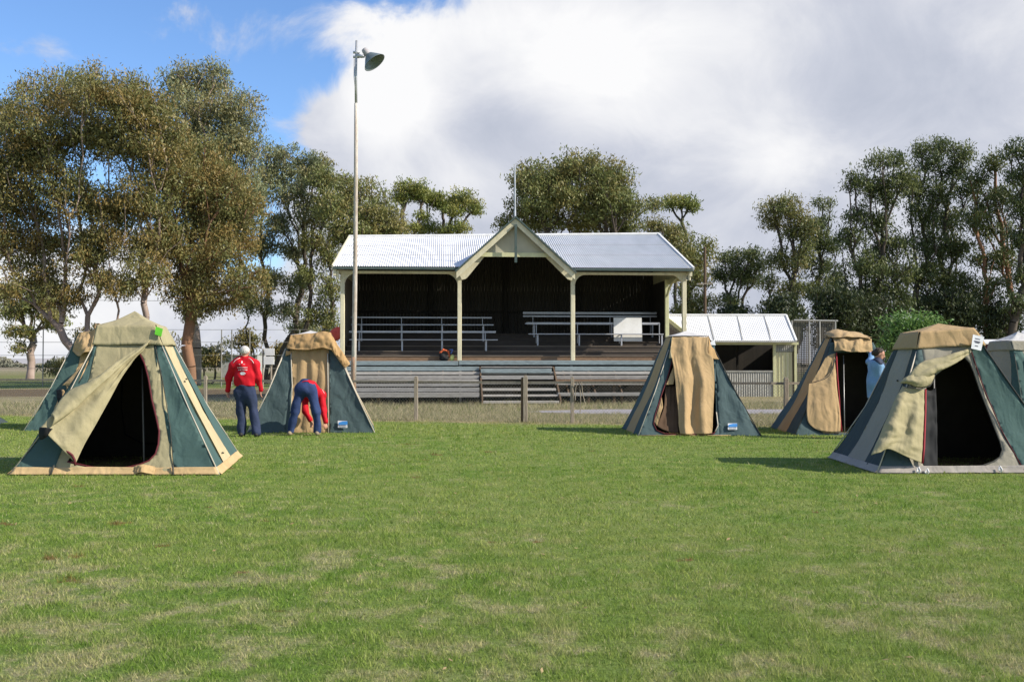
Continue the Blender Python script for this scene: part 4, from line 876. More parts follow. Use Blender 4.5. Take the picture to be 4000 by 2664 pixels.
# ------------------------------------------------------------------ boundary fence
def fy(x):
    if x < 6.2: return 23.4-.244*(x-6.2)
    return 23.4+.10*(x-6.2)
fence = empty('wire_fence', (0, fy(0), 0), 'low weathered post and rail fence with chain wire round the oval', 'fence')
RZ = .98
m = MB(); xs_ = [-22]+[-18+i*1.6 for i in range(26)]
for i in range(len(xs_)-1):
    a, b_ = xs_[i], xs_[i+1]; m.beam((a, fy(a), RZ+.012*mn.noise(Vector((a, 0, 0)))), (b_, fy(b_), RZ+.012*mn.noise(Vector((b_, 0, 0)))), .05, .055)
m.build('rail', M_POSTW, fence)
def pxx(px):   # x on the fence line seen at pixel px
    u = (px-CX)/F; x = 0
    for _ in range(30): x = u*fy(x)
    return x
for px, ty, w_, mt in [(-40, 0, .09, M_POSTW), (390, 0, .09, M_POSTW), (805, 0, .085, M_POSTW), (1215, 0, .09, M_POSTW), (1626, 0, .095, M_POSTW), (2040, -.02, .07, M_POSTD), (2052, .03, .11, M_POSTW), (2235, .0, .085, M_POSTW), (2650, 0, .09, M_POSTW), (3068, 0, .1, M_POSTW), (3480, 0, .09, M_POSTW), (3760, 0, .09, M_POSTW), (4200, 0, .09, M_POSTW)]:
    x = pxx(px); m = MB(); y = fy(x)-.03; hh = 1.12+ty+.02*mn.noise(Vector((px, 0, 0))); m.box(x-w_/2, x+w_/2, y-w_/2, y+w_/2, 0, hh-.03); m.box(x-w_*.35, x+w_*.35, y-w_*.35, y+w_*.35, hh-.03, hh); m.build('post', mt, fence, bevel=.008)
V = []; Fc = []
cell = .075; x = -17.0
def wq(x0, z0, x1, z1, r=.0016):
    b_ = len(V); y0, y1 = fy(x0), fy(x1); nx = (z1-z0); nz_ = -(x1-x0); l_ = math.hypot(nx, nz_); nx, nz_ = nx/l_*r, nz_/l_*r
    V.extend([(x0-nx, y0+.03, z0-nz_), (x0+nx, y0+.03, z0+nz_), (x1+nx, y1+.03, z1+nz_), (x1-nx, y1+.03, z1-nz_), (x0-nx, y0+.033, z0-nz_), (x0+nx, y0+.033, z0+nz_), (x1+nx, y1+.033, z1+nz_), (x1-nx, y1+.033, z1-nz_)])
    Fc.extend([(b_, b_+1, b_+2, b_+3), (b_+7, b_+6, b_+5, b_+4)])
while x < 12:
    wq(x, .03, x+.95, .97); wq(x+.95, .03, x, .97); x += cell
me = np_mesh('chain_wire', np.array(V), np.array(Fc), 4); link('chain_wire', me, M_WIREP, fence)
x = pxx(2262); m = MB(); y = fy(x)-.05
m.tube([(x-.10, y, .55), (x-.09, y-.02, .85), (x-.04, y-.03, 1.0), (x+.05, y-.03, .99), (x+.08, y, .7), (x+.14, y, .48)], .011, 5); m.tube([(x+.0, y, 1.0), (x+.03, y-.02, .6), (x+.02, y, .25)], .011, 5)
o = m.build('rope', M_POSTW); reroot(o, (x, y, .98)); tag(o, 'loop of old tan rope hanging over the fence rail', 'rope')

# ------------------------------------------------------------------ tents
def r1(x, y): return (x/1.8445, 1100+y/1.8445)          # crops of the photograph used for measuring
def r2(x, y): return (800+x/2.614, 1200+y/2.614)
def r4(x, y): return (2350+x/2.613, 1150+y/2.613)
def r5(x, y): return (2950+x/2.24, 1200+y/2.24)
def r7(x, y): return (x/3.485, 1250+y/3.485)
class Face:
    def __init__(s, bl, br, tr, tl, out):
        s.c = [Vector(q) for q in (bl, br, tr, tl)]; s.e1 = (s.c[1]-s.c[0]).normalized()
        mid = (s.c[2]+s.c[3])/2-(s.c[0]+s.c[1])/2; s.n = s.e1.cross(mid).normalized()
        if s.n.dot(Vector(out)) < 0: s.n = -s.n
        s.e2 = (mid-s.e1*mid.dot(s.e1)).normalized()
    def uv(s, u, v, off=0):
        a = s.c[0].lerp(s.c[1], u); b = s.c[3].lerp(s.c[2], u); return a.lerp(b, v)+s.n*off
    def px(s, px, py, off=0):
        r = ray(px, py); o = s.c[0]+s.n*off; k = (o-CAM).dot(s.n)/r.dot(s.n); return CAM+r*k
    def d2(s, p): q = Vector(p)-s.c[0]; return Vector((q.dot(s.e1), q.dot(s.e2)))
    def d3(s, q, off=0): return s.c[0]+s.e1*q[0]+s.e2*q[1]+s.n*off
def wrink(p, amp, seed=0, pleat=0, pf=12):
    a = amp*(mn.noise(Vector((p[0]*2.1+seed, p[1]*1.1, seed)))*1.2+1.0*(.25-abs(mn.noise(Vector((p[0]*4+seed+p[1]*1.5, p[1]*1.2-p[0], seed+3)))))+.5*(.2-abs(mn.noise(Vector((p[0]*9+seed, p[1]*2.5+p[0]*2, seed+5))))))
    if pleat: a += pleat*math.sin(p[0]*pf+1.3*mn.noise(Vector((p[0]*1.5, p[1]*1.2, seed)))*2)
    return a
def panel(face, poly, mat, name, parent, holes=(), amp=.012, seed=0, off=0, step=.055, pleat=0, pf=12, label=None, thick=.006, sag=0, both=True):
    """cloth polygon in face-plane coordinates (3d points given), with holes"""
    loops = [[face.d2(p) for p in poly]]+[[face.d2(p) for p in h] for h in holes]
    vs = []; es = []
    for lp_ in loops:
        out = []
        for i, a in enumerate(lp_):
            b_ = lp_[(i+1) % len(lp_)]; k = max(1, int((b_-a).length/step))
            out += [a.lerp(b_, j/k) for j in range(k)]
        b0 = len(vs); vs += out; es += [(b0+i, b0+(i+1) % len(out)) for i in range(len(out))]
    def inside(q, lp_):
        c = False; n = len(lp_)
        for i in range(n):
            a, b_ = lp_[i], lp_[(i+1) % n]
            if (a.y > q.y) != (b_.y > q.y) and q.x < (b_.x-a.x)*(q.y-a.y)/(b_.y-a.y)+a.x: c = not c
        return c
    xs_ = [v.x for v in loops[0]]; ys_ = [v.y for v in loops[0]]
    y = min(ys_)+step/2
    while y < max(ys_):
        x = min(xs_)+step/2
        while x < max(xs_):
            q = Vector((x, y))
            if inside(q, loops[0]) and not any(inside(q, h) for h in loops[1:]) and all((q-v).length > step*.45 for v in vs[:600]): vs.append(q)
            x += step
        y += step*.87
    r = delaunay_2d_cdt(vs, es, [], 0, 1e-5); V2, F_ = r[0], r[2]
    F_ = [f_ for f_ in F_ if inside(sum((V2[i] for i in f_), Vector((0, 0)))/len(f_), loops[0]) and not any(inside(sum((V2[i] for i in f_), Vector((0, 0)))/len(f_), h) for h in loops[1:])]
    v3 = []; bnd = [Vector(v) for v in vs[:len(es)]]
    for v in V2:
        dmin = min((v-b_).length for b_ in bnd) if len(bnd) < 900 else 1
        k = min(1, dmin/.12)*.85+.15
        v3.append(face.d3(v, off+k*wrink(v, amp, seed, pleat, pf)-sag*min(1, dmin/.5)))
    me = bpy.data.meshes.new(name); me.from_pydata([tuple(p) for p in v3], [], [tuple(f_) for f_ in F_]); me.update()
    bm = bmesh.new(); bm.from_mesh(me); bmesh.ops.recalc_face_normals(bm, faces=bm.faces); bm.to_mesh(me); bm.free()
    o = link(name, me, mat, parent, smooth=True)
    if label: o['label'] = label
    so_ = o.modifiers.new('thick', 'SOLIDIFY'); so_.thickness = thick; so_.offset = 0
    return o
def cr(p, t):   # catmull-rom through list of vectors, t in [0,1]
    n = len(p)-1; x = min(t*n, n-1e-6); i = int(x); f_ = x-i
    a, b_, c, d = p[max(i-1, 0)], p[i], p[i+1], p[min(i+2, n)]
    return .5*((2*b_)+(c-a)*f_+(2*a-5*b_+4*c-d)*f_*f_+(3*b_-a-3*c+d)*f_**3)
def sheet(rows, mat, name, parent, nu=36, nv=24, amp=.02, seed=0, fr=3.0, label=None, thick=.007, pleat=0, pf=14, ridge=0):
    rows = [[Vector(p) for p in r] for r in rows]; g = []
    for i in range(nu+1):
        pr = [cr(r, i/nu) for r in rows]
        for j in range(nv+1): g.append(cr(pr, j/nv))
    out = []
    for i in range(nu+1):
        for j in range(nv+1):
            p = g[i*(nv+1)+j]; a = g[min(i+1, nu)*(nv+1)+j]-g[max(i-1, 0)*(nv+1)+j]; b_ = g[i*(nv+1)+min(j+1, nv)]-g[i*(nv+1)+max(j-1, 0)]
            n = a.cross(b_); n = n.normalized() if n.length > 1e-9 else Vector((0, -1, 0))
            k = min(1, 4*min(i, nu-i, j, nv-j)/nv+.35)
            q = Vector((i/nu*5+seed, j/nv*1.1+.6*i/nu, seed)); q2 = Vector((i/nu*11+seed, j/nv*2.6-i/nu, seed+4))
            w_ = amp*(.55*mn.noise(p*fr*.7+Vector((seed, 0, 0)))+1.1*(.25-abs(mn.noise(q)))+.55*(.22-abs(mn.noise(q2)))*1.2+.3*mn.noise(p*fr*3+Vector((0, seed, 0))))
            if pleat: w_ += pleat*math.sin(pf*i/nu+2*mn.noise(p*1.3+Vector((seed, 0, 0))))
            if ridge: w_ += ridge*math.sin(pf*j/nv+1.5*mn.noise(p*1.5+Vector((seed, 0, 0))))
            out.append(p+n*w_*k)
    F_ = [(i*(nv+1)+j, (i+1)*(nv+1)+j, (i+1)*(nv+1)+j+1, i*(nv+1)+j+1) for i in range(nu) for j in range(nv)]
    me = bpy.data.meshes.new(name); me.from_pydata([tuple(p) for p in out], [], F_); me.update()
    o = link(name, me, mat, parent, smooth=True); so_ = o.modifiers.new('thick', 'SOLIDIFY'); so_.thickness = thick; so_.offset = 0
    if label: o['label'] = label
    return o
def edge_tube(pts, r, mat, name, parent, n=6):
    m = MB(); m.tube(pts, r, n); return m.build(name, mat, parent, smooth=True)
class Tent:
    def __init__(s, label, FL, FR, depth, TLp, TRx, Yt, zapex, apx=None, group='canvas touring tents on the oval', dvec=None, trdz=0):
        s.FL, s.FR = Vector(FL), Vector(FR); w_ = s.FR-s.FL; s.w = w_.length; d = Vector((-w_.y, w_.x, 0)).normalized()
        if dvec is not None: d = Vector(dvec).normalized()
        s.d = d; s.BL, s.BR = s.FL+d*depth, s.FR+d*depth
        s.root = empty('tent', (s.FL+s.FR+s.BL+s.BR)/4, label, 'tent', group)
        TL = P(TLp[0], TLp[1], Yt); e = w_.normalized(); tr = P(TRx, TLp[1], Yt); tw = (tr-TL).dot(e)
        s.TL, s.TR = TL, TL+e*tw+Vector((0, 0, trdz)); s.tw = tw; s.TBL, s.TBR = s.TL+d*tw, s.TR+d*tw
        ce = (s.TL+s.TR+s.TBL+s.TBR)/4; s.ap = Vector((ce.x, ce.y, zapex))
        if apx: s.ap.x = P(apx, 1300, ce.y).x
        s.f = dict(front=Face(s.FL, s.FR, s.TR, s.TL, -d), right=Face(s.FR, s.BR, s.TBR, s.TR, e), back=Face(s.BR, s.BL, s.TBL, s.TBR, d), left=Face(s.BL, s.FL, s.TL, s.TBL, -e))
        m = MB(); m.add([s.FL+(s.ap-s.FL)*.0+Vector((.03, .03, .01)), s.FR+Vector((-.03, .03, .01)), s.BR+Vector((-.03, -.03, .01)), s.BL+Vector((.03, -.03, .01))], [(0, 1, 2, 3)]); m.build('floor', M_FLOOR, s.root)
    def strip(s, fc, ub0, ub1, ut0, ut1, mat, v0=0.0, v1=1.0, name='wall_panel', **k):
        F_ = s.f[fc]
        def u(b, t_, v): return b+(t_-b)*v
        pl = [F_.uv(u(ub0, ut0, v0), v0), F_.uv(u(ub1, ut1, v0), v0), F_.uv(u(ub1, ut1, v1), v1), F_.uv(u(ub0, ut0, v1), v1)]
        return panel(F_, pl, mat, name, s.root, **k)
    def cap(s, mat, rise=True, vh=.86, vmat=None, off=.03, hood=True, sides=('front', 'right', 'back', 'left'), hang=0):
        # roof pyramid of four curved panels as one sheet
        m = MB(); c = [s.TL, s.TR, s.TBR, s.TBL]; n = 10; vs = []; ce = (s.TL+s.TR+s.TBR+s.TBL)/4
        k = 1+.05/s.tw
        for j in range(n+1):
            q = j/n
            for i in range(4):
                for t_ in range(n):
                    p = c[i].lerp(c[(i+1) % 4], t_/n); p = ce+(p-ce)*k; p = p+(Vector((0, 0, .012)))
                    r_ = p.lerp(s.ap, q); r_.z -= .10*math.sin(math.pi*q)*(s.ap.z-ce.z); r_.z += .006*mn.noise(Vector((r_.x*6, r_.y*6, 1)))
                    vs.append(r_)
        N_ = 4*n
        m.add(vs, [(j*N_+i, j*N_+(i+1) % N_, (j+1)*N_+(i+1) % N_, (j+1)*N_+i) for j in range(n) for i in range(N_)])
        m.build('roof_cap', mat, s.root, smooth=True)
        if hood:
            for fc in sides:
                F_ = s.f[fc]; rows = []
                for v in (1.0, (1+vh)/2, vh):
                    rows.append([F_.uv(u, v, off+(.012*math.sin(u*17) if v == vh else 0)) for u in (-.02, .25, .5, .75, 1.02)])
                sheet(rows, vmat or mat, 'hood', s.root, 20, 6, amp=.008, seed=hash(fc) % 9, thick=.006)
    def seams(s, mat=None, r=.009, which='FR FL BR BL', vt=.86):
        for n_, a, b_ in (('FR', s.FR, s.TR), ('FL', s.FL, s.TL), ('BR', s.BR, s.TBR), ('BL', s.BL, s.TBL)):
            b_ = a.lerp(b_, vt)
            if n_ in which: edge_tube([a, a.lerp(b_, .5), b_], r, mat or M_SEAM, 'corner_seam', s.root)
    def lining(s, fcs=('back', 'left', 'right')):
        for fc in fcs: s.strip(fc, .01, .99, .01, .99, M_INSHADE, v0=.01, v1=.98, name='inner_shade_panel', amp=.006, off=-.035, seed=2)  # dark panels added inside the walls to paint in the interior shade
    def pole(s, a, b_, mat=None, dep=.10):
        n = s.f['front'].n; a = a-n*dep; a.z = max(a.z, .01); edge_tube([a, b_-n*dep], .012, mat or M_STEEL, 'pole', s.root)
    def warp(s, amp=.07, left=0, skip=('door_flap', 'flap_fold', 'flap_zip', 'screen_flap', 'corner_tag', 'paper_sign', 'floor', 'pole')):
        c0 = (s.FL+s.FR+s.BL+s.BR)/4; zt_ = s.TL.z; wl = s.w/2
        for o in s.root.children:
            if o.name.split('.')[0] in skip: continue
            off = ROOT[s.root.name]
            for v in o.data.vertices:
                p = v.co+off; q = min(1, max(0, p.z/zt_)); dd = Vector((c0.x-p.x, c0.y-p.y, 0)); r_ = dd.length
                if r_ > .05: p += dd/r_*amp*math.sin(math.pi*q**.85)*min(1, r_/.5)
                if left:
                    hw = wl+(s.tw/2-wl)*q; k = min(1, max(0, (c0.x-p.x)/max(.3, hw))); fr_ = 1 if p.y < c0.y+.2 else .35
                    p.x += left*math.sin(math.pi*q**1.1)*k**2.5*fr_
                ns_ = mn.noise_vector(p*1.7+Vector((s.FL.x, 0, 0)))*.028+mn.noise_vector(p*4.5)*.008; kz = min(1, p.z/.25)
                p += Vector((ns_.x, ns_.y, ns_.z*.5))*kz
                v.co = p-off
            o.data.update()
    def skirt(s, fc, mat, v1=.055, off=.012, seed=0, label=None):
        F_ = s.f[fc]; rows = [[F_.uv(u/8, v, off+(.02 if v == 0 else 0)+.012*mn.noise(Vector((u*1.1, v*9, seed)))) for u in range(9)] for v in (0.0, v1*.5, v1)]
        for r_ in rows[0]: r_.z = max(.004, r_.z)
        sheet(rows, mat, 'skirt', s.root, 40, 5, amp=.012, seed=seed, fr=7, thick=.005)

# ---- tent A: big beige tent at the front left
t = Tent('largest beige and green tent at the front left, door flap swept open to the left', G(35, 1856), G(858, 1856), 2.6, (386, 1273), 603, 14.0, 2.19, 525, dvec=(-.16, 1, 0))
F1 = t.f['front']
hole = [F1.px(*r1(*p)) for p in [(1000, 515), (1040, 590), (1075, 700), (1105, 850), (1130, 980), (1146, 1080), (1142, 1170), (1118, 1240), (1070, 1288), (1000, 1318), (920, 1338), (850, 1350), (760, 1352), (650, 1338), (560, 1318), (480, 1296), (520, 1200), (640, 960), (800, 730), (920, 590)]]
def uvline(F_, b, t_, v): return F_.uv(b+(t_-b)*v, v)
cen = [uvline(F1, .205, .12, .0), uvline(F1, .785, .93, .0), uvline(F1, .785, .93, .5), uvline(F1, .785, .93, .93), uvline(F1, .205, .02, .93), uvline(F1, .205, .08, .5)]
panel(F1, cen, M_BEIGE, 'front_panel', t.root, holes=[hole], amp=.014, seed=1)
panel(F1, [F1.uv(0, 0), uvline(F1, .205, .12, 0), uvline(F1, .205, .08, .5), uvline(F1, .205, .02, .93), F1.uv(0, .93)], M_GREEN, 'wall_panel', t.root, amp=.012, seed=2)
t.strip('front', .785, 1, .93, 1, M_GREEN, v1=.95, amp=.022, seed=3, sag=.03)
for a0, a1, b0, b1, mt in ((0, .30, 0, .12, M_GREEN), (.30, .66, .12, .85, M_CREAM), (.66, 1, .85, 1, M_GREEN)):
    t.strip('right', a0, a1, b0, b1, mt, v1=.98, amp=.018, seed=4+int(a0*10), sag=.02)
for fc in ('back', 'left'):
    for a0, a1, b0, b1, mt in ((0, .2, 0, .05, M_GREEN), (.2, .8, .05, .95, M_BEIGE), (.8, 1, .95, 1, M_GREEN)): t.strip(fc, a0, a1, b0, b1, mt, amp=.015, seed=9)
t.cap(M_BEIGE, vh=.86, vmat=M_BEIGE); t.seams(M_SEAM)
for fc, sd in (('front', 1), ('right', 2), ('left', 3), ('back', 4)): t.skirt(fc, M_SKIRT, .048, seed=sd)
for u0, u1, v1, mt, nm in ((.205, .08, .45, M_DSEAM, 'strap'), (.785, .93, .08, M_DSEAM, 'strap')):
    edge_tube([uvline(F1, u0, u1, -.005)+F1.n*.045, uvline(F1, u0, u1, .055)+F1.n*.04], .012, mt, nm, t.root)
edge_tube([uvline(F1, .785, .93, v)+F1.n*.012 for v in (.05, .3, .6, .92)], .006, M_DSEAM, 'panel_seam', t.root)
edge_tube(hole[0:16], .013, M_ZIP, 'door_zip', t.root)
bw = t.f['back']; edge_tube([bw.uv(u, v, -.06) for u, v in ((.72, .62), (.71, .4), (.66, .2), (.55, .13), (.35, .12), (.25, .2), (.22, .45))], .012, M_BLACK, 'back_window_zip', t.root)
t.pole(F1.px(*r1(985, 1325)), F1.px(*r1(972, 545)), M_DPOLE, .3)
def fp(F_, R_, pts): return [F_.px(*R_(x, y), o) for x, y, o in pts]
flap = [fp(F1, r1, [(1088, 425, .02), (960, 520, .04), (790, 640, .07), (620, 745, .10), (450, 890, .16), (290, 1050, .24)]),
        fp(F1, r1, [(1060, 452, .03), (900, 600, .07), (760, 740, .13), (600, 850, .15), (440, 985, .20), (315, 1075, .26)]),
        fp(F1, r1, [(1035, 480, .03), (880, 645, .06), (745, 830, .10), (610, 980, .14), (500, 1120, .16), (420, 1180, .20)]),
        fp(F1, r1, [(1000, 518, .03), (880, 685, .05), (790, 850, .06), (690, 1030, .07), (610, 1170, .07), (545, 1310, .05)])]
sheet(flap, M_BEIGE, 'door_flap', t.root, 50, 30, amp=.03, seed=5, ridge=.018, pf=11)
roll = [fp(F1, r1, [(1080, 430, .05), (900, 540, .10), (770, 640, .16), (640, 720, .18), (480, 800, .20), (370, 960, .26)]),
        fp(F1, r1, [(1070, 440, .07), (890, 565, .14), (770, 665, .20), (650, 760, .24), (520, 870, .27), (390, 985, .32)]),
        fp(F1, r1, [(1060, 455, .05), (880, 600, .11), (770, 700, .17), (670, 790, .20), (540, 915, .22), (370, 1040, .28)])]
sheet(roll, M_BEIGE, 'flap_fold', t.root, 40, 12, amp=.03, seed=6, ridge=.012, pf=8)
edge_tube([F1.px(*r1(x, y), .25-.19*i/7) for i, (x, y) in enumerate([(335, 1065), (360, 1105), (400, 1150), (440, 1185), (480, 1220), (520, 1250), (538, 1285), (542, 1325)])], .017, M_ZIP, 'flap_zip', t.root)
sheet([fp(F1, r1, [(285, 1050, .25), (330, 1050, .3), (380, 1060, .28)]), fp(F1, r1, [(280, 1100, .20), (320, 1110, .26), (350, 1095, .26)]), fp(F1, r1, [(290, 1140, .12), (310, 1135, .2), (345, 1110, .24)])], M_MESH, 'screen_flap', t.root, 12, 10, amp=.02)
tg = MB(); a, b_, c, d_ = [F1.px(*r1(x, y), .06) for x, y in ((1124, 325), (1174, 343), (1162, 398), (1116, 382))]; tg.hexa([a, b_, c, d_]+[q+F1.n*.01 for q in (a, b_, c, d_)]); tg.build('corner_tag', M_LIME, t.root)['label'] = 'lime green plastic tag'
tg = MB()
for i in range(2): q = F1.px(*r1(1137+i*14, 350+i*12), .075); tg.beam(q, q+F1.e1*.012-F1.e2*.03, .008, .002)
# (faint pen strokes only)
sheet([[F1.uv(u, .0, .03), F1.uv(u+.04, .005, .09), F1.uv(u+.09, .0, .03)] for u in (.60,)]+[[F1.uv(u, .03, .03), F1.uv(u+.04, .035, .08), F1.uv(u+.10, .028, .03)] for u in (.60,)]+[[F1.uv(u, .055, .02), F1.uv(u+.04, .06, .05), F1.uv(u+.10, .055, .02)] for u in (.60,)], M_SKIRT, 'bunched_skirt', t.root, 20, 10, amp=.025, seed=8, fr=12)
RF = t.f['right']
for u, v in ((.36, .60), (.56, .62), (.40, .10)): edge_tube([RF.uv(u, v, .018), RF.uv(u+.012, v-.005, .024)], .012, M_DSEAM, 'toggle', t.root)
t.lining(); TA = t; t.warp(.05, .21)

# ---- tent B: behind tent A
t = Tent('tan-topped tent half hidden behind the front left tent, cover rolled over its top', G(92, 1683), G(92, 1683)+Vector((2.7, -.05, 0)), 2.5, (306, 1299), 445, 22.5, 2.12, 385)
F1 = t.f['front']
t.strip('front', 0, .24, 0, .2, M_GREEN, amp=.03, seed=11); t.strip('front', .24, .8, .2, .8, M_TAN, amp=.04, seed=12, pleat=.02); t.strip('front', .8, 1, .8, 1, M_GREEN, amp=.03, seed=13)
for fc in ('right', 'back', 'left'):
    for a0, a1, b0, b1, mt in ((0, .25, 0, .1, M_GREEN), (.25, .75, .1, .9, M_TAN), (.75, 1, .9, 1, M_GREEN)): t.strip(fc, a0, a1, b0, b1, mt, amp=.015, seed=14)
t.cap(M_ROOFC, hood=False); t.seams(M_SEAM)
sheet([fp(F1, r7, [(1075, 165, .05), (1160, 160, .08), (1250, 140, .1), (1330, 90, .14), (1480, 90, .1)]), fp(F1, r7, [(1000, 300, .08), (1090, 330, .18), (1180, 330, .2), (1290, 260, .22), (1480, 240, .15)]), fp(F1, r7, [(955, 425, .05), (1030, 490, .14), (1120, 440, .25), (1230, 430, .18), (1480, 400, .1)])], M_TAN, 'rolled_cover', t.root, 30, 20, amp=.06, seed=15, fr=5)
sheet([fp(F1, r7, [(1280, 60, .0), (1340, 40, .1), (1420, 70, .1), (1560, 60, 0)]), fp(F1, r7, [(1290, 120, .16), (1350, 110, .22), (1420, 120, .22), (1560, 120, .1)])], M_TAND, 'rolled_cover', t.root, 20, 10, amp=.05, seed=16, fr=6)
sheet([fp(F1, r7, [(1190, 560, .05), (1130, 620, .08), (1050, 680, .12), (940, 800, .12), (845, 890, .1)]), fp(F1, r7, [(1280, 600, .05), (1200, 700, .10), (1120, 800, .18), (1020, 880, .16), (905, 905, .1)]), fp(F1, r7, [(1400, 700, .03), (1300, 800, .08), (1200, 880, .1), (1100, 960, .12), (900, 1090, .1)])], M_TAN, 'door_flap', t.root, 24, 14, amp=.03, seed=17)
edge_tube(fp(F1, r7, [(1090, 795, .16), (1000, 860, .18), (930, 905, .18), (850, 900, .14)]), .012, M_DSEAM, 'flap_hem', t.root)
sheet([fp(F1, r7, [(760, 1000, .08), (740, 1130, .08), (690, 1290, .06)]), fp(F1, r7, [(830, 950, .12), (810, 1100, .14), (770, 1290, .10)]), fp(F1, r7, [(900, 1080, .1), (880, 1150, .12), (850, 1280, .08)])], M_TAN, 'inner_flap', t.root, 14, 14, amp=.04, seed=18, fr=6)
sheet([fp(F1, r7, [(770, 955, .1), (780, 1060, .1), (790, 1140, .08)]), fp(F1, r7, [(840, 935, .14), (850, 1040, .15), (830, 1140, .1)])], M_MESH, 'screen_flap', t.root, 12, 8, amp=.03, seed=19)

t.warp()
# ---- tent C: bending man's tent
t = Tent('tan tent with crumpled cover sliding off its right side and a man bending before it', G(965, 1690), G(1464, 1691), 2.5, (1137, 1310), 1292, 21.6, 2.16, 1213, dvec=(-.145, 1, 0))
F1 = t.f['front']; TC = t
t.strip('front', 0, .30, 0, .0, M_BLUEG, amp=.03, seed=21, v1=.86, sag=.02); 
cl_ = [F1.px(*r2(x, y)) for x, y in ((862, 1285), (862, 470), (1275, 450), (1272, 1285))]
panel(F1, [F1.uv(0, 0), F1.px(*r2(868, 1286)), F1.px(*r2(866, 470)), F1.uv(0, .88)], M_BLUEG, 'wall_panel', t.root, amp=.03, seed=21, sag=.03)
panel(F1, [F1.px(*r2(1275, 1286)), F1.uv(1, 0), F1.uv(1, .9), F1.px(*r2(1275, 440))], M_BLUEG, 'wall_panel', t.root, amp=.03, seed=23, sag=.03)
panel(F1, [F1.px(*r2(868, 1286)), F1.px(*r2(1275, 1286)), F1.px(*r2(1275, 330)), F1.px(*r2(866, 330))], M_TAN, 'front_panel', t.root, amp=.012, seed=22, pleat=.022, pf=26, off=.0)
edge_tube([F1.px(*r2(870, y), .02) for y in (470, 800, 1286)], .010, M_SEAM, 'panel_seam', t.root); edge_tube([F1.px(*r2(1262, y), .02) for y in (470, 800, 1280)], .012, M_SEAM, 'panel_seam', t.root); edge_tube([F1.px(*r2(1276, y), .015) for y in (470, 800, 1286)], .012, M_DSEAM, 'panel_seam', t.root)
for fc in ('right', 'back', 'left'):
    for a0, a1, b0, b1, mt in ((0, .25, 0, .1, M_TAN), (.25, .75, .1, .9, M_GREEN), (.75, 1, .9, 1, M_TAN)): t.strip(fc, a0, a1, b0, b1, mt, amp=.015, seed=24)
t.cap(M_ROOFC, hood=False); t.seams(M_SEAM, r=.014)
sheet([fp(F1, r2, [(878, 285, .04), (980, 275, .06), (1100, 268, .06), (1210, 250, .07), (1290, 262, .05)]), fp(F1, r2, [(855, 360, .07), (970, 350, .10), (1090, 350, .13), (1200, 320, .18), (1310, 330, .12)]), fp(F1, r2, [(828, 425, .06), (950, 436, .12), (1080, 434, .15), (1210, 415, .17), (1330, 450, .12)])], M_TAND, 'rolled_cover', t.root, 40, 20, amp=.045, seed=25, fr=4.5)
sheet([fp(F1, r2, [(1230, 245, .05), (1300, 290, .06), (1360, 380, .05), (1430, 480, .02), (1500, 575, -.02)]), fp(F1, r2, [(1240, 290, .14), (1300, 370, .15), (1350, 460, .12), (1420, 540, .08), (1490, 590, .03)]), fp(F1, r2, [(1250, 330, .10), (1300, 430, .11), (1340, 490, .10), (1400, 570, .06), (1450, 622, .03)])], M_TAND, 'hanging_cover', t.root, 36, 14, amp=.05, seed=26, fr=5)
sheet([fp(F1, r2, [(880, 440, .02), (850, 450, .03), (822, 440, .0)]), fp(F1, r2, [(870, 480, .02), (840, 490, .03), (810, 500, .0)])], M_TAND, 'rolled_cover', t.root, 8, 6, amp=.03)
def tag_plate(F_, R_, x0, y0, x1, y1, root, top_blue=True):
    a = [F_.px(*R_(x0, y1), .03), F_.px(*R_(x1, y1), .03), F_.px(*R_(x1, y0), .03), F_.px(*R_(x0, y0), .03)]
    m = MB(); m.hexa([a[0], a[1], a[2], a[3]]+[q+F_.n*.004 for q in a]); o = m.build('maker_tag', M_TAGW, root)
    m = MB(); e = a[1]-a[0]; u_ = a[3]-a[0]
    m.prism([a[0]+u_*.45+e*.06+F_.n*.008, a[0]+u_*.45+e*.96+F_.n*.008, a[0]+u_*.97+e*.96+F_.n*.008, a[0]+u_*.97+e*.5+F_.n*.008, a[0]+u_*.80+e*.06+F_.n*.008], tuple(F_.n*.002)); m.build('tag_picture', M_BLUET, o)
    m = MB()
    for k in range(6): m.beam(a[0]+u_*.2+e*(.12+.13*k)+F_.n*.008, a[0]+u_*.2+e*(.20+.13*k)+F_.n*.008, .003, .018)
    m.build('tag_lettering', M_INK, o)
tag_plate(F1, r2, 1362, 1162, 1462, 1232, t.root)

t.warp(.05)
# ---- tent D: closed-curtain tent centre right
t = Tent('tan tent right of the pavilion with long pleated curtain over its dark door', G(2493, 1703), G(2974, 1703), 2.35, (2625, 1314), 2768, 21.2, 2.14, 2683, dvec=(-.03, 1, 0))
F1 = t.f['front']
hole = [F1.px(*r4(x, y)) for x, y in ((712, 655), (900, 620), (1100, 620), (1168, 640), (1175, 800), (1190, 1100), (1198, 1330), (1150, 1415), (1000, 1425), (800, 1425), (640, 1420), (560, 1385), (527, 1320), (535, 1230), (600, 1020), (660, 850))]
out_ = [F1.uv(0, 0), F1.uv(1, 0), F1.uv(1, .97), F1.uv(0, .97)]
panel(F1, [F1.uv(0, 0), F1.px(*r4(1202, 1440)), F1.px(*r4(1180, 600)), F1.px(*r4(1150, 500)), F1.uv(0, .9)], M_BLUEG, 'wall_panel', t.root, holes=[[F1.px(*r4(x, y)) for x, y in ((712, 680), (900, 640), (1140, 640), (1160, 800), (1178, 1100), (1180, 1330), (1150, 1415), (1000, 1425), (800, 1425), (640, 1420), (560, 1385), (527, 1320), (535, 1230), (600, 1020), (660, 850))]], amp=.02, seed=31)
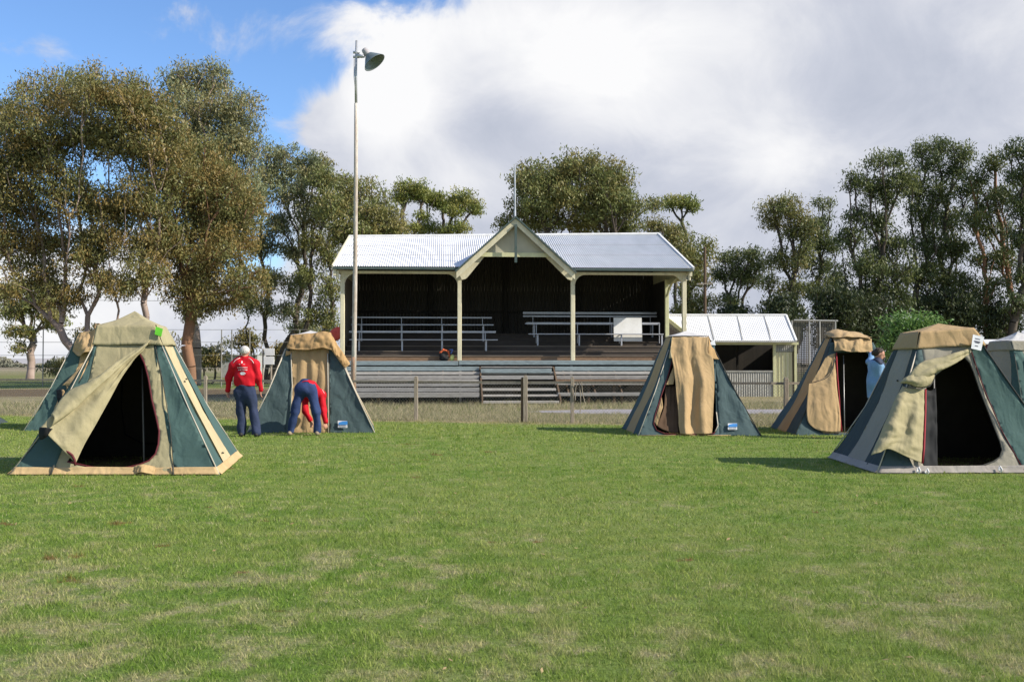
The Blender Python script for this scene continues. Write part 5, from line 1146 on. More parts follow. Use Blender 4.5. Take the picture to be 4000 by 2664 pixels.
panel(F1, [F1.px(*r4(1202, 1440)), F1.uv(1, 0), F1.uv(1, .93), F1.px(*r4(1150, 500)), F1.px(*r4(1180, 600))], M_BLUEG, 'wall_panel', t.root, amp=.05, seed=32, sag=.03)
for fc in ('right', 'back', 'left'):
    for a0, a1, b0, b1, mt in ((0, .28, 0, .1, M_BLUEG), (.28, .72, .1, .9, M_TAN), (.72, 1, .9, 1, M_BLUEG)): t.strip(fc, a0, a1, b0, b1, mt, amp=.015, seed=33)
t.cap(M_ROOFC, hood=False); t.seams(M_SEAM, which='FL'); t.seams(M_DSEAM, which='FR', r=.012)
sheet([fp(F1, r4, [(722, 434, .05), (820, 436, .06), (900, 436, .06), (1000, 434, .06), (1092, 434, .05)]), fp(F1, r4, [(690, 575, .09), (800, 570, .10), (900, 575, .10), (1000, 575, .10), (1095, 590, .09)]),
       fp(F1, r4, [(715, 660, .10), (800, 680, .12), (900, 700, .10), (1000, 680, .11), (1160, 660, .10)]), fp(F1, r4, [(742, 900, .10), (830, 920, .16), (930, 920, .08), (1040, 920, .14), (1165, 900, .10)]),
       fp(F1, r4, [(775, 1200, .08), (850, 1220, .15), (935, 1220, .05), (1040, 1210, .14), (1155, 1180, .08)]), fp(F1, r4, [(800, 1422, .05), (860, 1428, .12), (950, 1425, .02), (1050, 1425, .10), (1130, 1415, .04)])], M_TAN, 'door_curtain', t.root, 44, 44, amp=.03, seed=34, pleat=.022, pf=15)
sheet([fp(F1, r4, [(722, 434, .05), (690, 570, .10), (680, 650, .08)]), fp(F1, r4, [(712, 438, .02), (700, 560, .10), (715, 650, .12)])], M_CREAM, 'hood_edge', t.root, 10, 4)
sheet([fp(F1, r4, [(1096, 440, .05), (1120, 520, .05), (1160, 560, .02)]), fp(F1, r4, [(1098, 560, .09), (1130, 600, .08), (1200, 640, .03)]), fp(F1, r4, [(1110, 640, .09), (1160, 655, .07), (1215, 662, .03)])], M_TAND, 'hood_edge', t.root, 10, 8, amp=.02)
sheet([fp(F1, r4, [(725, 735, .05), (690, 820, .05), (640, 925, .04)]), fp(F1, r4, [(732, 820, .06), (728, 880, .06), (722, 920, .05)])], M_TAN, 'inner_flap', t.root, 10, 8, amp=.02, seed=35)
sheet([fp(F1, r4, [(640, 935, -.02), (700, 935, -.03), (750, 935, -.04)]), fp(F1, r4, [(620, 1160, -.02), (690, 1180, -.06), (770, 1160, -.04)]), fp(F1, r4, [(560, 1340, -.02), (680, 1400, -.05), (790, 1415, -.04)])], pmat('dark_brown_cloth', (.10, .06, .035), .9), 'inner_curtain', t.root, 16, 20, amp=.05, seed=36, fr=5)  # dark brown cloth hanging inside the door
edge_tube([F1.px(*r4(x, y), .015) for x, y in ((712, 680), (660, 850), (600, 1020), (535, 1230), (527, 1320), (560, 1385), (640, 1420), (800, 1428), (1000, 1428), (1150, 1418), (1192, 1330))], .012, M_ZIP, 'door_zip', t.root)
sheet([fp(F1, r4, [(600, 1050, .0), (560, 1180, .02), (530, 1300, .02)]), fp(F1, r4, [(610, 1150, .01), (590, 1230, .04), (565, 1340, .03)])], M_TAN, 'inner_flap', t.root, 12, 6, amp=.03, seed=37)
edge_tube(fp(F1, r4, [(1160, 1400, .03), (1190, 1340, .02), (1185, 1200, .02)]), .01, M_SEAM, 'panel_seam', t.root)
edge_tube([F1.uv(u, .004, .01) for u in (0, .3, .6, .75)], .010, M_TAN, 'hem', t.root)
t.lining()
tag_plate(F1, r4, 1290, 1318, 1388, 1382, t.root)
m = MB(); a = [F1.px(*r4(x, y), .02) for x, y in ((1098, 500), (1150, 465), (1168, 522), (1120, 520))]; m.hexa(a+[q+F1.n*.006 for q in a]); m.build('white_corner_tag', M_TAGW, t.root)

t.warp(.05)
# ---- tent E: behind the person in blue
t = Tent('tan tent at the right with wide open dark door, beside the person in blue', G(3104, 1700), G(3104, 1700)+Vector((2.75, .05, 0)), 2.4, (3254, 1320), 3401, 21.4, 2.16, 3300, dvec=(.05, 1, 0))
F1 = t.f['front']
hp = [(700, 400), (985, 395), (1200, 560), (1350, 900), (1380, 1060), (1300, 1105), (1000, 1105), (700, 1100), (600, 1098), (520, 1070), (465, 1010), (455, 900), (470, 680), (640, 600), (685, 460)]
panel(F1, out_ := [F1.uv(0, 0), F1.uv(1, 0), F1.uv(1, .95), F1.uv(0, .95)], M_BLUEG, 'wall_panel', t.root, holes=[[F1.px(*r5(x, y)) for x, y in hp]], amp=.02, seed=41)
for fc in ('right', 'back', 'left'):
    for a0, a1, b0, b1, mt in ((0, .28, 0, .1, M_BLUEG), (.28, .66, .1, .75, M_TAND), (.66, 1, .75, 1, M_SMOKE)): t.strip(fc, a0, a1, b0, b1, mt, amp=.015, seed=43)
t.cap(M_TAN, hood=False); t.seams(M_DSEAM, which='FL')
sheet([fp(F1, r5, [(690, 270, .04), (780, 262, .06), (880, 262, .06), (960, 268, .05), (1012, 278, .03)]), fp(F1, r5, [(690, 320, .12), (780, 320, .16), (880, 318, .17), (960, 325, .15), (1030, 340, .1)]), fp(F1, r5, [(682, 385, .12), (770, 382, .17), (870, 392, .17), (960, 392, .14), (1040, 385, .08)])], M_TAN, 'rolled_cover', t.root, 40, 18, amp=.045, seed=44, fr=5, pleat=.02, pf=18)
sheet([[P(*r5(x, y), Y_) for x, y, Y_ in ((600, 240, 22.6), (690, 195, 22.5), (800, 205, 22.5), (920, 225, 22.4), (1005, 275, 22.2))], [P(*r5(x, y), Y_) for x, y, Y_ in ((600, 242, 22.0), (700, 215, 21.7), (800, 225, 21.6), (920, 245, 21.6), (1008, 280, 21.5))], [P(*r5(x, y), Y_) for x, y, Y_ in ((640, 262, 21.7), (700, 266, 21.30), (800, 260, 21.25), (920, 262, 21.25), (1012, 284, 21.3))]], M_TAN, 'rolled_cover', t.root, 30, 12, amp=.04, seed=45, fr=5)
sheet([fp(F1, r5, [(690, 420, .03), (660, 560, .05), (560, 645, .04), (470, 670, .03)]), fp(F1, r5, [(700, 500, .05), (680, 640, .08), (590, 760, .08), (455, 800, .04)]), fp(F1, r5, [(715, 700, .05), (700, 800, .08), (600, 900, .09), (450, 930, .05)]), fp(F1, r5, [(738, 900, .05), (720, 960, .07), (620, 1010, .07), (470, 1015, .04)]), fp(F1, r5, [(752, 1085, .03), (700, 1090, .04), (620, 1086, .05), (540, 1072, .03)])], M_TAN, 'door_flap', t.root, 26, 36, amp=.03, seed=46)
sheet([fp(F1, r5, [(600, 450, .02), (640, 420, .04), (690, 405, .04)]), fp(F1, r5, [(540, 550, .02), (620, 520, .04), (680, 480, .04)]), fp(F1, r5, [(470, 660, .02), (570, 640, .04), (655, 590, .05)])], M_TAN, 'front_panel', t.root, 12, 14, amp=.02, seed=47)
edge_tube(fp(F1, r5, [(700, 400, .07), (712, 600, .08), (728, 800, .08), (742, 950, .07), (754, 1085, .05)]), .016, M_RED, 'door_zip', t.root)
edge_tube(fp(F1, r5, [(688, 450, .09), (670, 540, .10), (640, 600, .10), (590, 632, .09), (520, 650, .08), (475, 668, .06)]), .009, M_DSEAM, 'flap_hem', t.root)
edge_tube(fp(F1, r5, [(450, 880, .05), (455, 980, .05), (500, 1055, .04), (580, 1088, .04), (750, 1092, .04)]), .010, M_DSEAM, 'flap_hem', t.root)
t.lining()
t.pole(F1.px(*r5(795, 1095)), F1.px(*r5(785, 400)))

t.warp()
# ---- tent F: right front tent
t = Tent('grey-cream and green tent at the right front, flap rolled back, white paper on its corner', G(3425, 1850), G(3425, 1850)+Vector((2.78, .05, 0)), 2.15, (3597, 1301), 3794, 14.05, 2.02, 3664, dvec=(.02, 1, 0), trdz=.06)
F1 = t.f['front']
hp = [(1830, 432), (1900, 490), (1950, 580), (2010, 720), (2070, 880), (2130, 1050), (2178, 1180), (2187, 1250), (2160, 1310), (2100, 1350), (2000, 1385), (1850, 1405), (1700, 1413), (1560, 1413), (1480, 1405), (1455, 1370), (1470, 1300), (1475, 1000), (1470, 720), (1560, 600), (1700, 510)]
hole = [F1.px(*r5(x, y)) for x, y in hp]
cenr = [F1.px(*r5(x, y)) for x, y in ((2355, 1440), (2200, 1090), (2050, 720), (1960, 520), (1900, 395))]
panel(F1, [F1.px(*r5(1410, 1455))]+cenr+[F1.px(*r5(1885, 340)), F1.px(*r5(1440, 345)), F1.px(*r5(1460, 480)), F1.px(*r5(1300, 650)), F1.px(*r5(1280, 1000)), F1.px(*r5(1330, 1300))], M_GREY, 'front_panel', t.root, holes=[hole], amp=.014, seed=51)
panel(F1, [F1.uv(0, 0), F1.px(*r5(1410, 1455)), F1.px(*r5(1330, 1300)), F1.px(*r5(1280, 1000)), F1.px(*r5(1300, 650)), F1.px(*r5(1460, 480)), F1.px(*r5(1440, 345)), F1.uv(0, .9)], M_BLUEG, 'wall_panel', t.root, amp=.014, seed=52)
panel(F1, [cenr[0]]+[F1.uv(1, 0), F1.uv(1, .93)]+cenr[::-1][:-1], M_GREEN, 'wall_panel', t.root, amp=.02, seed=53, sag=.02)
for a0, a1, b0, b1, mt in ((0, .33, 0, .12, M_SMOKE), (.33, .70, .12, .86, M_GREY), (.70, 1, .86, 1, M_SMOKE)): t.strip('left', a0, a1, b0, b1, mt, amp=.014, seed=54)
for fc in ('right', 'back'):
    for a0, a1, b0, b1, mt in ((0, .25, 0, .1, M_GREEN), (.25, .75, .1, .9, M_GREY), (.75, 1, .9, 1, M_GREEN)): t.strip(fc, a0, a1, b0, b1, mt, amp=.015, seed=55)
t.cap(M_TAN, vh=.875, vmat=M_TAN); t.seams(M_SEAM, which='FL BL'); t.seams(M_DSEAM, which='FR')
for fc, sd in (('front', 5), ('right', 6), ('left', 7), ('back', 8)): t.skirt(fc, M_GSKIRT, .05, seed=sd)
edge_tube([p+F1.n*.012 for p in cenr], .008, M_ZIP, 'panel_seam', t.root)
edge_tube(hole[0:15], .011, M_DSEAM, 'door_zip', t.root)
sheet([fp(F1, r5, [(1885, 365, .03), (1780, 390, .06), (1640, 430, .10), (1480, 470, .12), (1400, 530, .14), (1330, 615, .12)]), fp(F1, r5, [(1882, 385, .06), (1780, 430, .13), (1660, 480, .18), (1530, 530, .20), (1420, 590, .20), (1310, 640, .16)]), fp(F1, r5, [(1875, 400, .04), (1790, 465, .09), (1690, 520, .13), (1590, 570, .15), (1480, 625, .14), (1290, 660, .12)])], M_BEIGE, 'door_flap', t.root, 44, 18, amp=.03, seed=56, ridge=.02, pf=9)
sheet([fp(F1, r5, [(1570, 572, .10), (1500, 575, .16), (1420, 590, .18), (1350, 600, .16), (1300, 625, .14)]), fp(F1, r5, [(1562, 620, .12), (1500, 640, .2), (1420, 645, .22), (1340, 640, .2), (1280, 650, .14)]), fp(F1, r5, [(1530, 675, .09), (1480, 698, .16), (1410, 695, .18), (1340, 672, .16), (1262, 662, .12)])], M_BEIGE, 'flap_fold', t.root, 24, 12, amp=.02, seed=57)
edge_tube(fp(F1, r5, [(1572, 580, .12), (1560, 640, .12), (1520, 685, .12), (1450, 702, .15), (1380, 690, .17), (1310, 668, .15), (1268, 668, .12), (1256, 720, .10)]), .010, M_DSEAM, 'flap_hem', t.root)
sheet([fp(F1, r5, [(1290, 690, .08), (1230, 800, .10), (1160, 960, .14), (1090, 1120, .18), (1015, 1295, .22)]), fp(F1, r5, [(1330, 705, .12), (1290, 840, .20), (1240, 980, .24), (1200, 1130, .26), (1090, 1270, .25)]), fp(F1, r5, [(1400, 712, .10), (1370, 850, .10), (1330, 1000, .12), (1290, 1150, .14), (1160, 1240, .20)]), fp(F1, r5, [(1440, 716, .08), (1430, 880, .12), (1410, 1030, .16), (1380, 1200, .16), (1310, 1300, .14)]), fp(F1, r5, [(1474, 718, .05), (1472, 880, .05), (1466, 1050, .06), (1460, 1220, .05), (1452, 1360, .04)])], M_BEIGE, 'door_flap', t.root, 44, 34, amp=.035, seed=58, fr=3.4, ridge=.012, pf=13)
edge_tube(fp(F1, r5, [(1477, 715, .06), (1474, 900, .06), (1468, 1100, .06), (1462, 1250, .06), (1455, 1365, .05)]), .016, M_RED, 'door_zip', t.root)
sheet([fp(F1, r5, [(1485, 720, -.02), (1482, 1000, -.02), (1470, 1400, -.02)]), fp(F1, r5, [(1535, 730, -.06), (1530, 1000, -.05), (1520, 1405, -.05)]), fp(F1, r5, [(1580, 700, -.06), (1590, 1000, -.06), (1595, 1408, -.06)])], M_MESH, 'screen_flap', t.root, 26, 12, amp=.03, seed=59, pleat=0)
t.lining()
t.pole(F1.px(*r5(1597, 1410)), F1.px(*r5(1590, 600)))
for u, v in ((.62, .64), (.80, .655)): edge_tube([t.f['left'].uv(u, v, .02), t.f['left'].uv(u+.03, v-.005, .03)], .012, M_DSEAM, 'toggle', t.root)
for x, y in ((1425, 1430), (1500, 1440), (2150, 1420)): edge_tube(fp(F1, r5, [(x, y-30, .06), (x+15, y, .09), (x+8, y+22, .05), (x-15, y+5, .07), (x-5, y-20, .06)]), .012, M_WHITE, 'white_cord', t.root)
a = [F1.px(*r5(x, y), .10) for x, y in ((1888, 362), (1975, 382), (2003, 262), (1905, 240))]
m = MB(); m.hexa(a+[q+F1.n*.005 for q in a]); o = m.build('paper_sign', M_TAGW, t.root)
m = MB(); e = a[1]-a[0]; u_ = a[3]-a[0]
for k, (v, c0, c1) in enumerate(((.75, .25, .75), (.55, .2, .8), (.48, .3, .7), (.25, .35, .65))): m.beam(a[0]+u_*v+e*c0+F1.n*.008, a[0]+u_*v+e*c1+F1.n*.008, .003, .012 if k != 1 else .02)
m.build('faint_lettering', M_INK, o)

t.warp(.09)
# ---- tent G: behind tent F at the right edge
t = Tent('pale grey-cream tent cut by the right edge behind the right front tent', Vector((9.85, 19.4, 0)), Vector((12.6, 19.5, 0)), 2.5, (3950, 1333), 4090, 20.3, 2.1, None, dvec=(-.12, 1, 0))
for fc in ('front', 'left', 'right', 'back'):
    for a0, a1, b0, b1, mt in ((0, .22, 0, .18, M_GREY if fc != 'front' else M_GREEN), (.22, .8, .18, .85, M_GREY), (.8, 1, .85, 1, M_GREEN)): t.strip(fc, a0, a1, b0, b1, mt, amp=.02, seed=63, pleat=.012 if fc == 'front' else 0, pf=20)
t.cap(M_ROOFC, vh=.9, vmat=M_GREY); t.seams(M_DSEAM, which='FL')
edge_tube([t.f['front'].uv(.10+.1*v, v, .02) for v in (.1, .4, .8)], .02, M_DSEAM, 'panel_seam', t.root)
t.warp()
# ---- tent H: far left, only its corner shows
br_ = G(34, 1650); fr_ = br_-Vector((-.1, 1, 0)).normalized()*2.4; t = Tent('dark slate tent at the far left edge, only its corner showing', fr_+Vector((-2.7, -.27, 0)), fr_, 2.4, (-760, 1320), -600, fr_.y+.9, 2.1, dvec=(-.1, 1, 0))
for fc in ('front', 'left', 'right', 'back'): t.strip(fc, 0, 1, 0, 1, M_SMOKE, amp=.02, seed=71)
t.cap(M_GREY)

# ------------------------------------------------------------------ people
def npv(v): return np.array(v, float)
def nrm(v): v = npv(v); return v/np.linalg.norm(v)
def hand(w_, d, side, s=1.0, curl=.5):
    """wrist, pointing direction, thumb-side direction -> cones"""
    w_ = npv(w_); d = nrm(d); sd = npv(side)-d*np.dot(npv(side), d); sd = nrm(sd); pn = np.cross(d, sd); out = []
    pk = w_+d*.085*s
    for k, (o, l) in enumerate(((.030, .068), (.010, .078), (-.010, .072), (-.029, .056))):
        out.append((cone(w_+sd*o*.5*s, pk+sd*o*s, .014*s, .012*s), .012))
        a = pk+sd*o*s; b_ = a+(d*(1-.25*curl)+pn*.5*curl)*l*.5*s; c_ = b_+(d*(1-.9*curl)+pn*.95*curl)*l*.5*s
        out.append((cone(a, b_, .0105*s, .0095*s), .006)); out.append((cone(b_, c_, .0095*s, .008*s), .004))
    t0 = w_+d*.03*s+sd*.026*s; t1 = t0+(d*.6+sd*.7)*.035*s; t2 = t1+(d*.95+sd*.15+pn*.25)*.032*s
    out += [(cone(t0, t1, .014*s, .012*s), .01), (cone(t1, t2, .0115*s, .0095*s), .005)]
    return out
def head_parts(c, f, up, s=1.0):
    """head centre, facing direction, up"""
    c = npv(c); f = nrm(f); up = nrm(npv(up)-f*np.dot(up, f)); r_ = np.cross(f, up)
    g = lambda a, b_, c_: c+f*a*s+r_*b_*s+up*c_*s
    return [cone(g(-.018, 0, .03), g(.005, 0, .035), .088*s, .083*s), (cone(g(.03, 0, -.055), g(.045, 0, -.085), .058*s, .036*s), .05), (cone(g(.088, 0, .012), g(.108, 0, -.022), .010*s, .016*s), .015),
            (cone(g(.07, -.03, .02), g(.07, .03, .02), .022*s, .022*s), .02), (cone(g(.0, .083, .012), g(-.012, .09, -.022), .014*s, .010*s), .01), (cone(g(.0, -.083, .012), g(-.012, -.09, -.022), .014*s, .010*s), .01),
            (cone(g(.085, -.018, -.052), g(.085, .018, -.052), .010*s, .010*s), .012)], g
def hair_fn(c, f, up, s, drop=-.01, back=-.07):
    c = npv(c); f = nrm(f); up = nrm(npv(up)-f*np.dot(up, f)); cc = c+f*(-.012*s)+up*.033*s
    base = cone(cc-f*.008*s, cc+f*.012*s, .0945*s, .090*s)
    def F_(X, Y, Z):
        d = base(X, Y, Z); x = (X-c[0])*f[0]+(Y-c[1])*f[1]+(Z-c[2])*f[2]; z = (X-c[0])*up[0]+(Y-c[1])*up[1]+(Z-c[2])*up[2]
        lim = (x-.035*s)*1.1-(z-.055*s)*.9            # hairline over the forehead
        low = (drop*s+np.clip(-x, 0, .06)*(back/.06))-z
        nz_ = .003*np.sin(X*150+Z*60)*np.sin(Y*130+Z*90)
        return np.maximum(np.maximum(d+nz_, lim*.7), low)
    return F_
def bounds(pts, m=.16): a = np.array([npv(p) for p in pts]); return a.min(0)-m, a.max(0)+m
def on_surface(obj, px, py):
    me = obj.data; off = ROOT[obj.name]
    bv = getattr(on_surface, 'c', {}).get(obj.name)
    if bv is None:
        bv = BVHTree.FromPolygons([tuple(v.co+off) for v in me.vertices], [tuple(p.vertices) for p in me.polygons]); on_surface.c = {**getattr(on_surface, 'c', {}), obj.name: bv}
    h_, n_, _, _ = bv.ray_cast(CAM, ray(px, py).normalized()); return h_, n_
# --- standing man seen from behind
YM_ = 20.0
J = lambda x, y, d=0: npv(P(x, y, YM_+d))
man = empty('person', Vector((P(970, 1500, YM_).x, YM_, 0)), 'white-haired man in red jacket and navy trousers standing with his back turned', 'person')
hc = J(957, 1376); nk = J(955, 1402); shL, shR = J(912, 1428), J(996, 1427); elL, elR = J(894, 1480, .02), J(1010, 1478, .02); wrL, wrR = J(890, 1526, .08), J(1017, 1524, .08)
pv = J(957, 1520); hpL, hpR = J(936, 1530), J(979, 1530); knL, knR = J(941, 1612, .03), J(992, 1614, .02); anL, anR = J(945, 1690), J(1004, 1693, -.05); anL[2] = .10; anR[2] = .10
chest = J(955, 1440)
hp_, g = head_parts(hc, (0.15, 1, -.1), (0, 0, 1))
body = hp_+[(cone(nk+[0, -.01, .03], nk-[0, 0, .06], .055, .065), .03), (cone(shL, shR, .07, .07), .05), (cone(chest, pv, .15, .14, (1, .65, 1)), .08), (cone(shL, elL, .05, .042), .03), (cone(elL, wrL, .042, .028), .02), (cone(shR, elR, .05, .042), .03), (cone(elR, wrR, .042, .028), .02),
        (cone(hpL, knL, .085, .055), .05), (cone(knL, anL, .055, .04), .03), (cone(hpR, knR, .085, .055), .05), (cone(knR, anR, .055, .04), .03)]
body += hand(wrL, (0, .1, -1), (.3, .9, 0), 1.05)+hand(wrR, (.05, .1, -1), (-.3, .9, 0), 1.05)
lo, hi = bounds([hc, shL, shR, wrL, wrR, anL, anR], .15); lo[2] = .02
sdf_obj('body', union(body, .03), lo, hi, .0095, M_SKIN, man)
hr = sdf_obj('hair', hair_fn(hc, (.15, 1, -.1), (0, 0, 1), 1.0, -.015, -.03), hc-.16, hc+.16, .006, M_WHAIR, man)
jk = [cone(J(955, 1432), J(956, 1470), .185, .185, (1.05, .66, 1)), (cone(J(956, 1470), J(957, 1506), .19, .188, (1.05, .70, 1)), .06), (cone(shL+[.0, 0, .0], shR, .085, .085), .09), (cone(nk-[0, 0, .03], nk+[0, 0, .015], .075, .066), .05), (cone(shL, J(934, 1408), .08, .07), .06), (cone(shR, J(976, 1408), .08, .07), .06),
      (cone(shL, elL, .082, .070), .035), (cone(elL, wrL+[0, 0, .015], .070, .050), .03), (cone(shR, elR, .082, .070), .035), (cone(elR, wrR+[0, 0, .015], .070, .050), .03)]
jz = P(957, 1508, YM_).z
def jclip(X, Y, Z): return np.where((np.abs(X-pv[0]) < .27), jz-Z, -1.0)
lo, hi = bounds([nk, shL, shR, wrL, wrR], .16)
jacket = sdf_obj('jacket', union(jk, .04, .010, 17, 1, clip=jclip), lo, hi, .012, M_JACKET, man)
tr_ = [cone(J(957, 1512), J(957, 1535), .180, .178, (1.0, .70, 1)), (cone(hpL, knL, .105, .088), .05), (cone(knL, anL+[0, 0, -.02], .090, .088), .04), (cone(hpR, knR, .105, .088), .05), (cone(knR, anR+[0, 0, -.02], .090, .088), .04)]
def tclip(X, Y, Z): return np.maximum(Z-jz-.03, .035-Z)
lo, hi = bounds([hpL, hpR, anL, anR, pv], .17); lo[2] = 0; hi[2] = jz+.08
sdf_obj('trousers', union(tr_, .035, .014, 13, 2, clip=tclip), lo, hi, .012, M_TROUSER, man)
for a in (anL, anR):
    f0 = npv([a[0], a[1], .045]); sdf_obj('shoe', union([cone(f0+[0, -.07, .0], f0+[0, .13, -.012], .042, .036, (1, 1, 1)), (cone(f0, f0+[0, 0, .05], .045, .05), .03)], .02, clip=lambda X, Y, Z: .004-Z), f0-[.1, .16, .05], f0+[.1, .24, .12], .01, M_SHOE, man)
def marks(obj, strokes, mat, name, w_=.006, th=.004):
    m = MB(); ok = 0
    for x0, y0, x1, y1 in strokes:
        a, n0 = on_surface(obj, x0, y0); b_, n1 = on_surface(obj, x1, y1)
        if a is None or b_ is None: continue
        a = a+n0*.004; b_ = b_+n1*.004; m.beam(a, b_, w_, th, up=(n0.x, n0.y, n0.z)); ok += 1
    if ok: return m.build(name, mat, obj)
marks(jacket, [(943, 1413, 947, 1413), (944, 1416, 946.5, 1418)], M_TAGW, 'back_print', .03)
marks(jacket, [(934, 1423, 957, 1423)], M_TAGW, 'back_print', .008)
marks(jacket, [(928+i*5, 1436, 931+i*5, 1435.6) for i in range(8)], M_TAGW, 'back_print', .014)
marks(jacket, [(932+i*6, 1445, 935.5+i*6, 1444.6) for i in range(6)], M_TAGW, 'back_print', .016)
marks(jacket, [(938, 1459, 959, 1458.5), (941, 1455.5, 955, 1455), (941, 1462.5, 955, 1462)], M_TAGW, 'back_print', .018)
for pts in ([(938, 1398), (928, 1402), (918, 1409), (911, 1418)], [(971, 1398), (979, 1403), (986, 1410), (991, 1419)]):
    q = [on_surface(jacket, *p)[0] for p in pts]; q = [p for p in q if p]
    if len(q) > 1: edge_tube(q, .006, M_WHITE, 'shoulder_piping', jacket)
# --- bending man
YB_ = 20.35
J = lambda x, y, d=0: npv(P(x, y, YB_+d))
man2 = empty('person', Vector((P(1188, 1500, YB_).x, YB_, 0)), 'man in red top and blue trousers bending double at a tent door', 'person')
pv = J(1194, 1518); hpL, hpR = J(1172, 1530), J(1218, 1530); knL, knR = J(1152, 1610, -.02), J(1235, 1610, -.02); anL, anR = J(1134, 1688, .0), J(1240, 1690, .0); anL[2] = anR[2] = .10
wst = J(1203, 1508, .14); ch = J(1222, 1535, .40); shR = J(1256, 1543, .42); shL = J(1192, 1550, .46); elR = J(1263, 1605, .34); wrR = J(1271, 1650, .28); elL = J(1192, 1608, .34); wrL = J(1213, 1642, .30)
nk = J(1226, 1562, .52); hc = J(1228, 1592, .58)
hp_, g = head_parts(hc, (0, -.55, -1), (0, 1, -.5))
body = hp_+[(cone(nk, hc, .055, .055), .03), (cone(shL, shR, .07, .07), .05), (cone(ch, pv, .13, .13), .08), (cone(shL, elL, .05, .042), .03), (cone(elL, wrL, .04, .028), .02), (cone(shR, elR, .05, .042), .03), (cone(elR, wrR, .04, .028), .02),
        (cone(hpL, knL, .085, .055), .05), (cone(knL, anL, .055, .04), .03), (cone(hpR, knR, .085, .055), .05), (cone(knR, anR, .055, .04), .03)]
body += hand(wrL, (.25, .05, -1), (.6, -.5, 0), 1.05, .7)+hand(wrR, (.1, .05, -1), (-.6, -.5, 0), 1.05, .7)
lo, hi = bounds([hc, shL, shR, wrL, wrR, anL, anR, pv], .16); lo[2] = .02
sdf_obj('body', union(body, .03), lo, hi, .0095, M_SKIN, man2)
sdf_obj('hair', hair_fn(hc, (0, -.55, -1), (0, 1, -.5), 1.02), hc-.16, hc+.16, .007, M_WHAIR, man2)
jk = [cone(wst, ch, .165, .165, (1.08, 1, .72)), (cone(J(1200, 1506, .05), ch, .15, .16, (1.08, 1, .8)), .05), (cone(shL, shR, .085, .09), .08), (cone(nk, ch, .07, .1), .05), (cone(shL, elL, .075, .062), .035), (cone(elL, wrL+(elL-wrL)*.05, .062, .045), .03), (cone(shR, elR, .078, .066), .035), (cone(elR, wrR+(elR-wrR)*.05, .066, .046), .03)]
lo, hi = bounds([wst, ch, shL, shR, wrL, wrR, nk], .2)
jacket2 = sdf_obj('jacket', union(jk, .04, .008, 17, 4), lo, hi, .012, M_JACKET, man2)
tr_ = [cone(J(1176, 1520, .02), J(1212, 1520, .02), .135, .135, (1, .95, 1)), (cone(J(1194, 1505, .08), pv, .14, .14), .06), (cone(hpL, knL, .105, .082), .05), (cone(knL, anL+[0, 0, -.03], .082, .074), .04), (cone(hpR, knR, .105, .082), .05), (cone(knR, anR+[0, 0, -.03], .082, .074), .04)]
lo, hi = bounds([hpL, hpR, anL, anR, pv], .2); lo[2] = 0; hi[2] += .05
sdf_obj('trousers', union(tr_, .035, .013, 14, 5, clip=lambda X, Y, Z: .05-Z), lo, hi, .012, M_JEAN, man2)
for a in (anL, anR):
    f0 = npv([a[0], a[1], .045]); sdf_obj('shoe', union([cone(f0+[0, -.07, .0], f0+[0, .13, -.012], .042, .036), (cone(f0, f0+[0, 0, .05], .045, .05), .03)], .02, clip=lambda X, Y, Z: .004-Z), f0-[.1, .16, .05], f0+[.1, .24, .12], .01, M_TSHOE, man2)
q = [on_surface(jacket2, *p)[0] for p in [(1252, 1515), (1258, 1522), (1264, 1530), (1267, 1537)]]; q = [p for p in q if p]
if len(q) > 1: edge_tube(q, .006, M_WHITE, 'shoulder_piping', jacket2)
# --- person in light blue jacket between the right tents
YP_ = 19.3
J = lambda x, y, d=0: npv(P(x, y, YP_+d))
wm = empty('person', Vector((P(3425, 1500, YP_).x, YP_, 0)), 'dark-haired person in light blue jacket with navy shoulders standing between the right tents', 'person')
hc = J(3434, 1385); nk = J(3428, 1412); shN, shF = J(3424, 1424, -.14), J(3414, 1424, .16); pv = J(3423, 1545); ch = J(3424, 1450)
fd = (.92, -.22, -.28)
hp_, g = head_parts(hc, fd, (.25, 0, 1), .98)
elN, wrN = J(3440, 1482, -.16), J(3462, 1500, -.05); elF, wrF = J(3398, 1412, .45), J(3404, 1384, .72)
hpN, hpF = pv+[0, -.08, -.02], pv+[0, .08, -.02]; knN, knF = npv([pv[0]+.03, pv[1]-.09, .48]), npv([pv[0]+.0, pv[1]+.1, .48]); anN, anF = npv([pv[0]+.02, pv[1]-.1, .09]), npv([pv[0]-.06, pv[1]+.1, .09])
body = hp_+[(cone(nk, hc-[0, 0, .07], .052, .05), .03), (cone(shN, shF, .06, .06), .05), (cone(ch, pv, .12, .13), .08), (cone(shN, elN, .045, .038), .03), (cone(elN, wrN, .038, .026), .02), (cone(shF, elF, .045, .038), .03), (cone(elF, wrF, .038, .026), .02),
        (cone(hpN, knN, .08, .05), .05), (cone(knN, anN, .05, .038), .03), (cone(hpF, knF, .08, .05), .05), (cone(knF, anF, .05, .038), .03)]
body += hand(wrN, (1, .3, -.2), (0, .2, 1), .95, .6)+hand(wrF, (.1, .8, .6), (1, 0, 0), .95, .6)
lo, hi = bounds([hc, shN, shF, wrN, wrF, anN, anF], .15); lo[2] = .02
sdf_obj('body', union(body, .03), lo, hi, .0105, M_SKIN, wm)
for sd in (-.03, .03): m = MB(); m.lathe(g(.082, sd, .02), [(0, -.008), (.007, -.005), (.009, 0), (.007, .005), (0, .008)], 8); m.build('eye', M_BLACK, wm, smooth=True)
hf = hair_fn(hc, fd, (.25, 0, 1), 1.0, -.05, -.06); bun = ell(g(-.105, 0, .0), (.045, .045, .05))
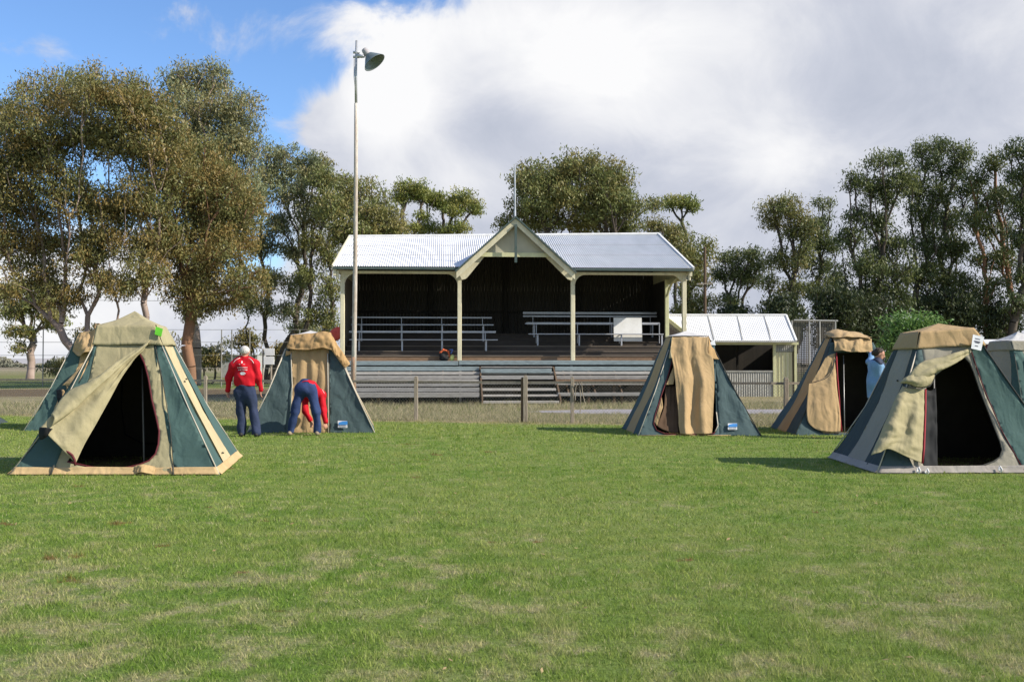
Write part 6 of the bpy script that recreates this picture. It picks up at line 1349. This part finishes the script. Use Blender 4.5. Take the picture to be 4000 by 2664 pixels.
sdf_obj('hair', union([hf, (bun, .03)], .02, .002, 90), hc-.2, hc+.2, .007, M_DHAIR, wm)
jk = [cone(J(3422, 1440), J(3421, 1500), .165, .16, (.92, 1.12, 1)), (cone(J(3421, 1500), J(3418, 1548), .165, .16, (.92, 1.12, 1)), .06), (cone(shN, shF, .085, .085), .08), (cone(shN, elN, .078, .064), .035), (cone(elN, wrN, .064, .046), .03), (cone(shF, elF, .08, .066), .035), (cone(elF, wrF, .066, .046), .03)]
lo, hi = bounds([shN, shF, wrN, wrF, J(3418, 1548)], .18)
jb = sdf_obj('jacket', union(jk, .04, .011, 19, 7, clip=lambda X, Y, Z: P(3420, 1555, YP_).z-Z), lo, hi, .012, M_LBLUE, wm)
yk = [cone(shN+[.01, -.005, .02], shF+[.01, 0, .02], .098, .098), (cone(nk+[.01, 0, -.01], nk+[.02, 0, .02], .085, .075), .05), (cone(J(3440, 1430), J(3446, 1445), .09, .08), .05)]
zc = P(3420, 1431, YP_).z
sdf_obj('collar_yoke', union(yk, .04, .004, 19, 7, clip=lambda X, Y, Z: zc-(X-nk[0])*.9-Z), *bounds([shN, shF, nk, J(3446, 1445)], .16), .012, M_NAVY, wm)
tr_ = [cone(pv+[0, -.04, 0], pv+[0, .04, 0], .15, .15), (cone(hpN, knN, .10, .075), .05), (cone(knN, anN, .075, .07), .04), (cone(hpF, knF, .10, .075), .05), (cone(knF, anF, .075, .07), .04)]
lo, hi = bounds([hpN, hpF, anN, anF, pv], .2); lo[2] = 0
sdf_obj('trousers', union(tr_, .035, .008, 13, 8, clip=lambda X, Y, Z: .04-Z), lo, hi, .014, M_TROUSER, wm)
for a in (anN, anF):
    f0 = npv([a[0], a[1], .045]); sdf_obj('shoe', union([cone(f0+[-.07, 0, .0], f0+[.13, 0, -.012], .042, .036), (cone(f0, f0+[0, 0, .05], .045, .05), .03)], .02, clip=lambda X, Y, Z: .004-Z), f0-[.16, .1, .05], f0+[.24, .1, .12], .012, M_SHOE, wm)
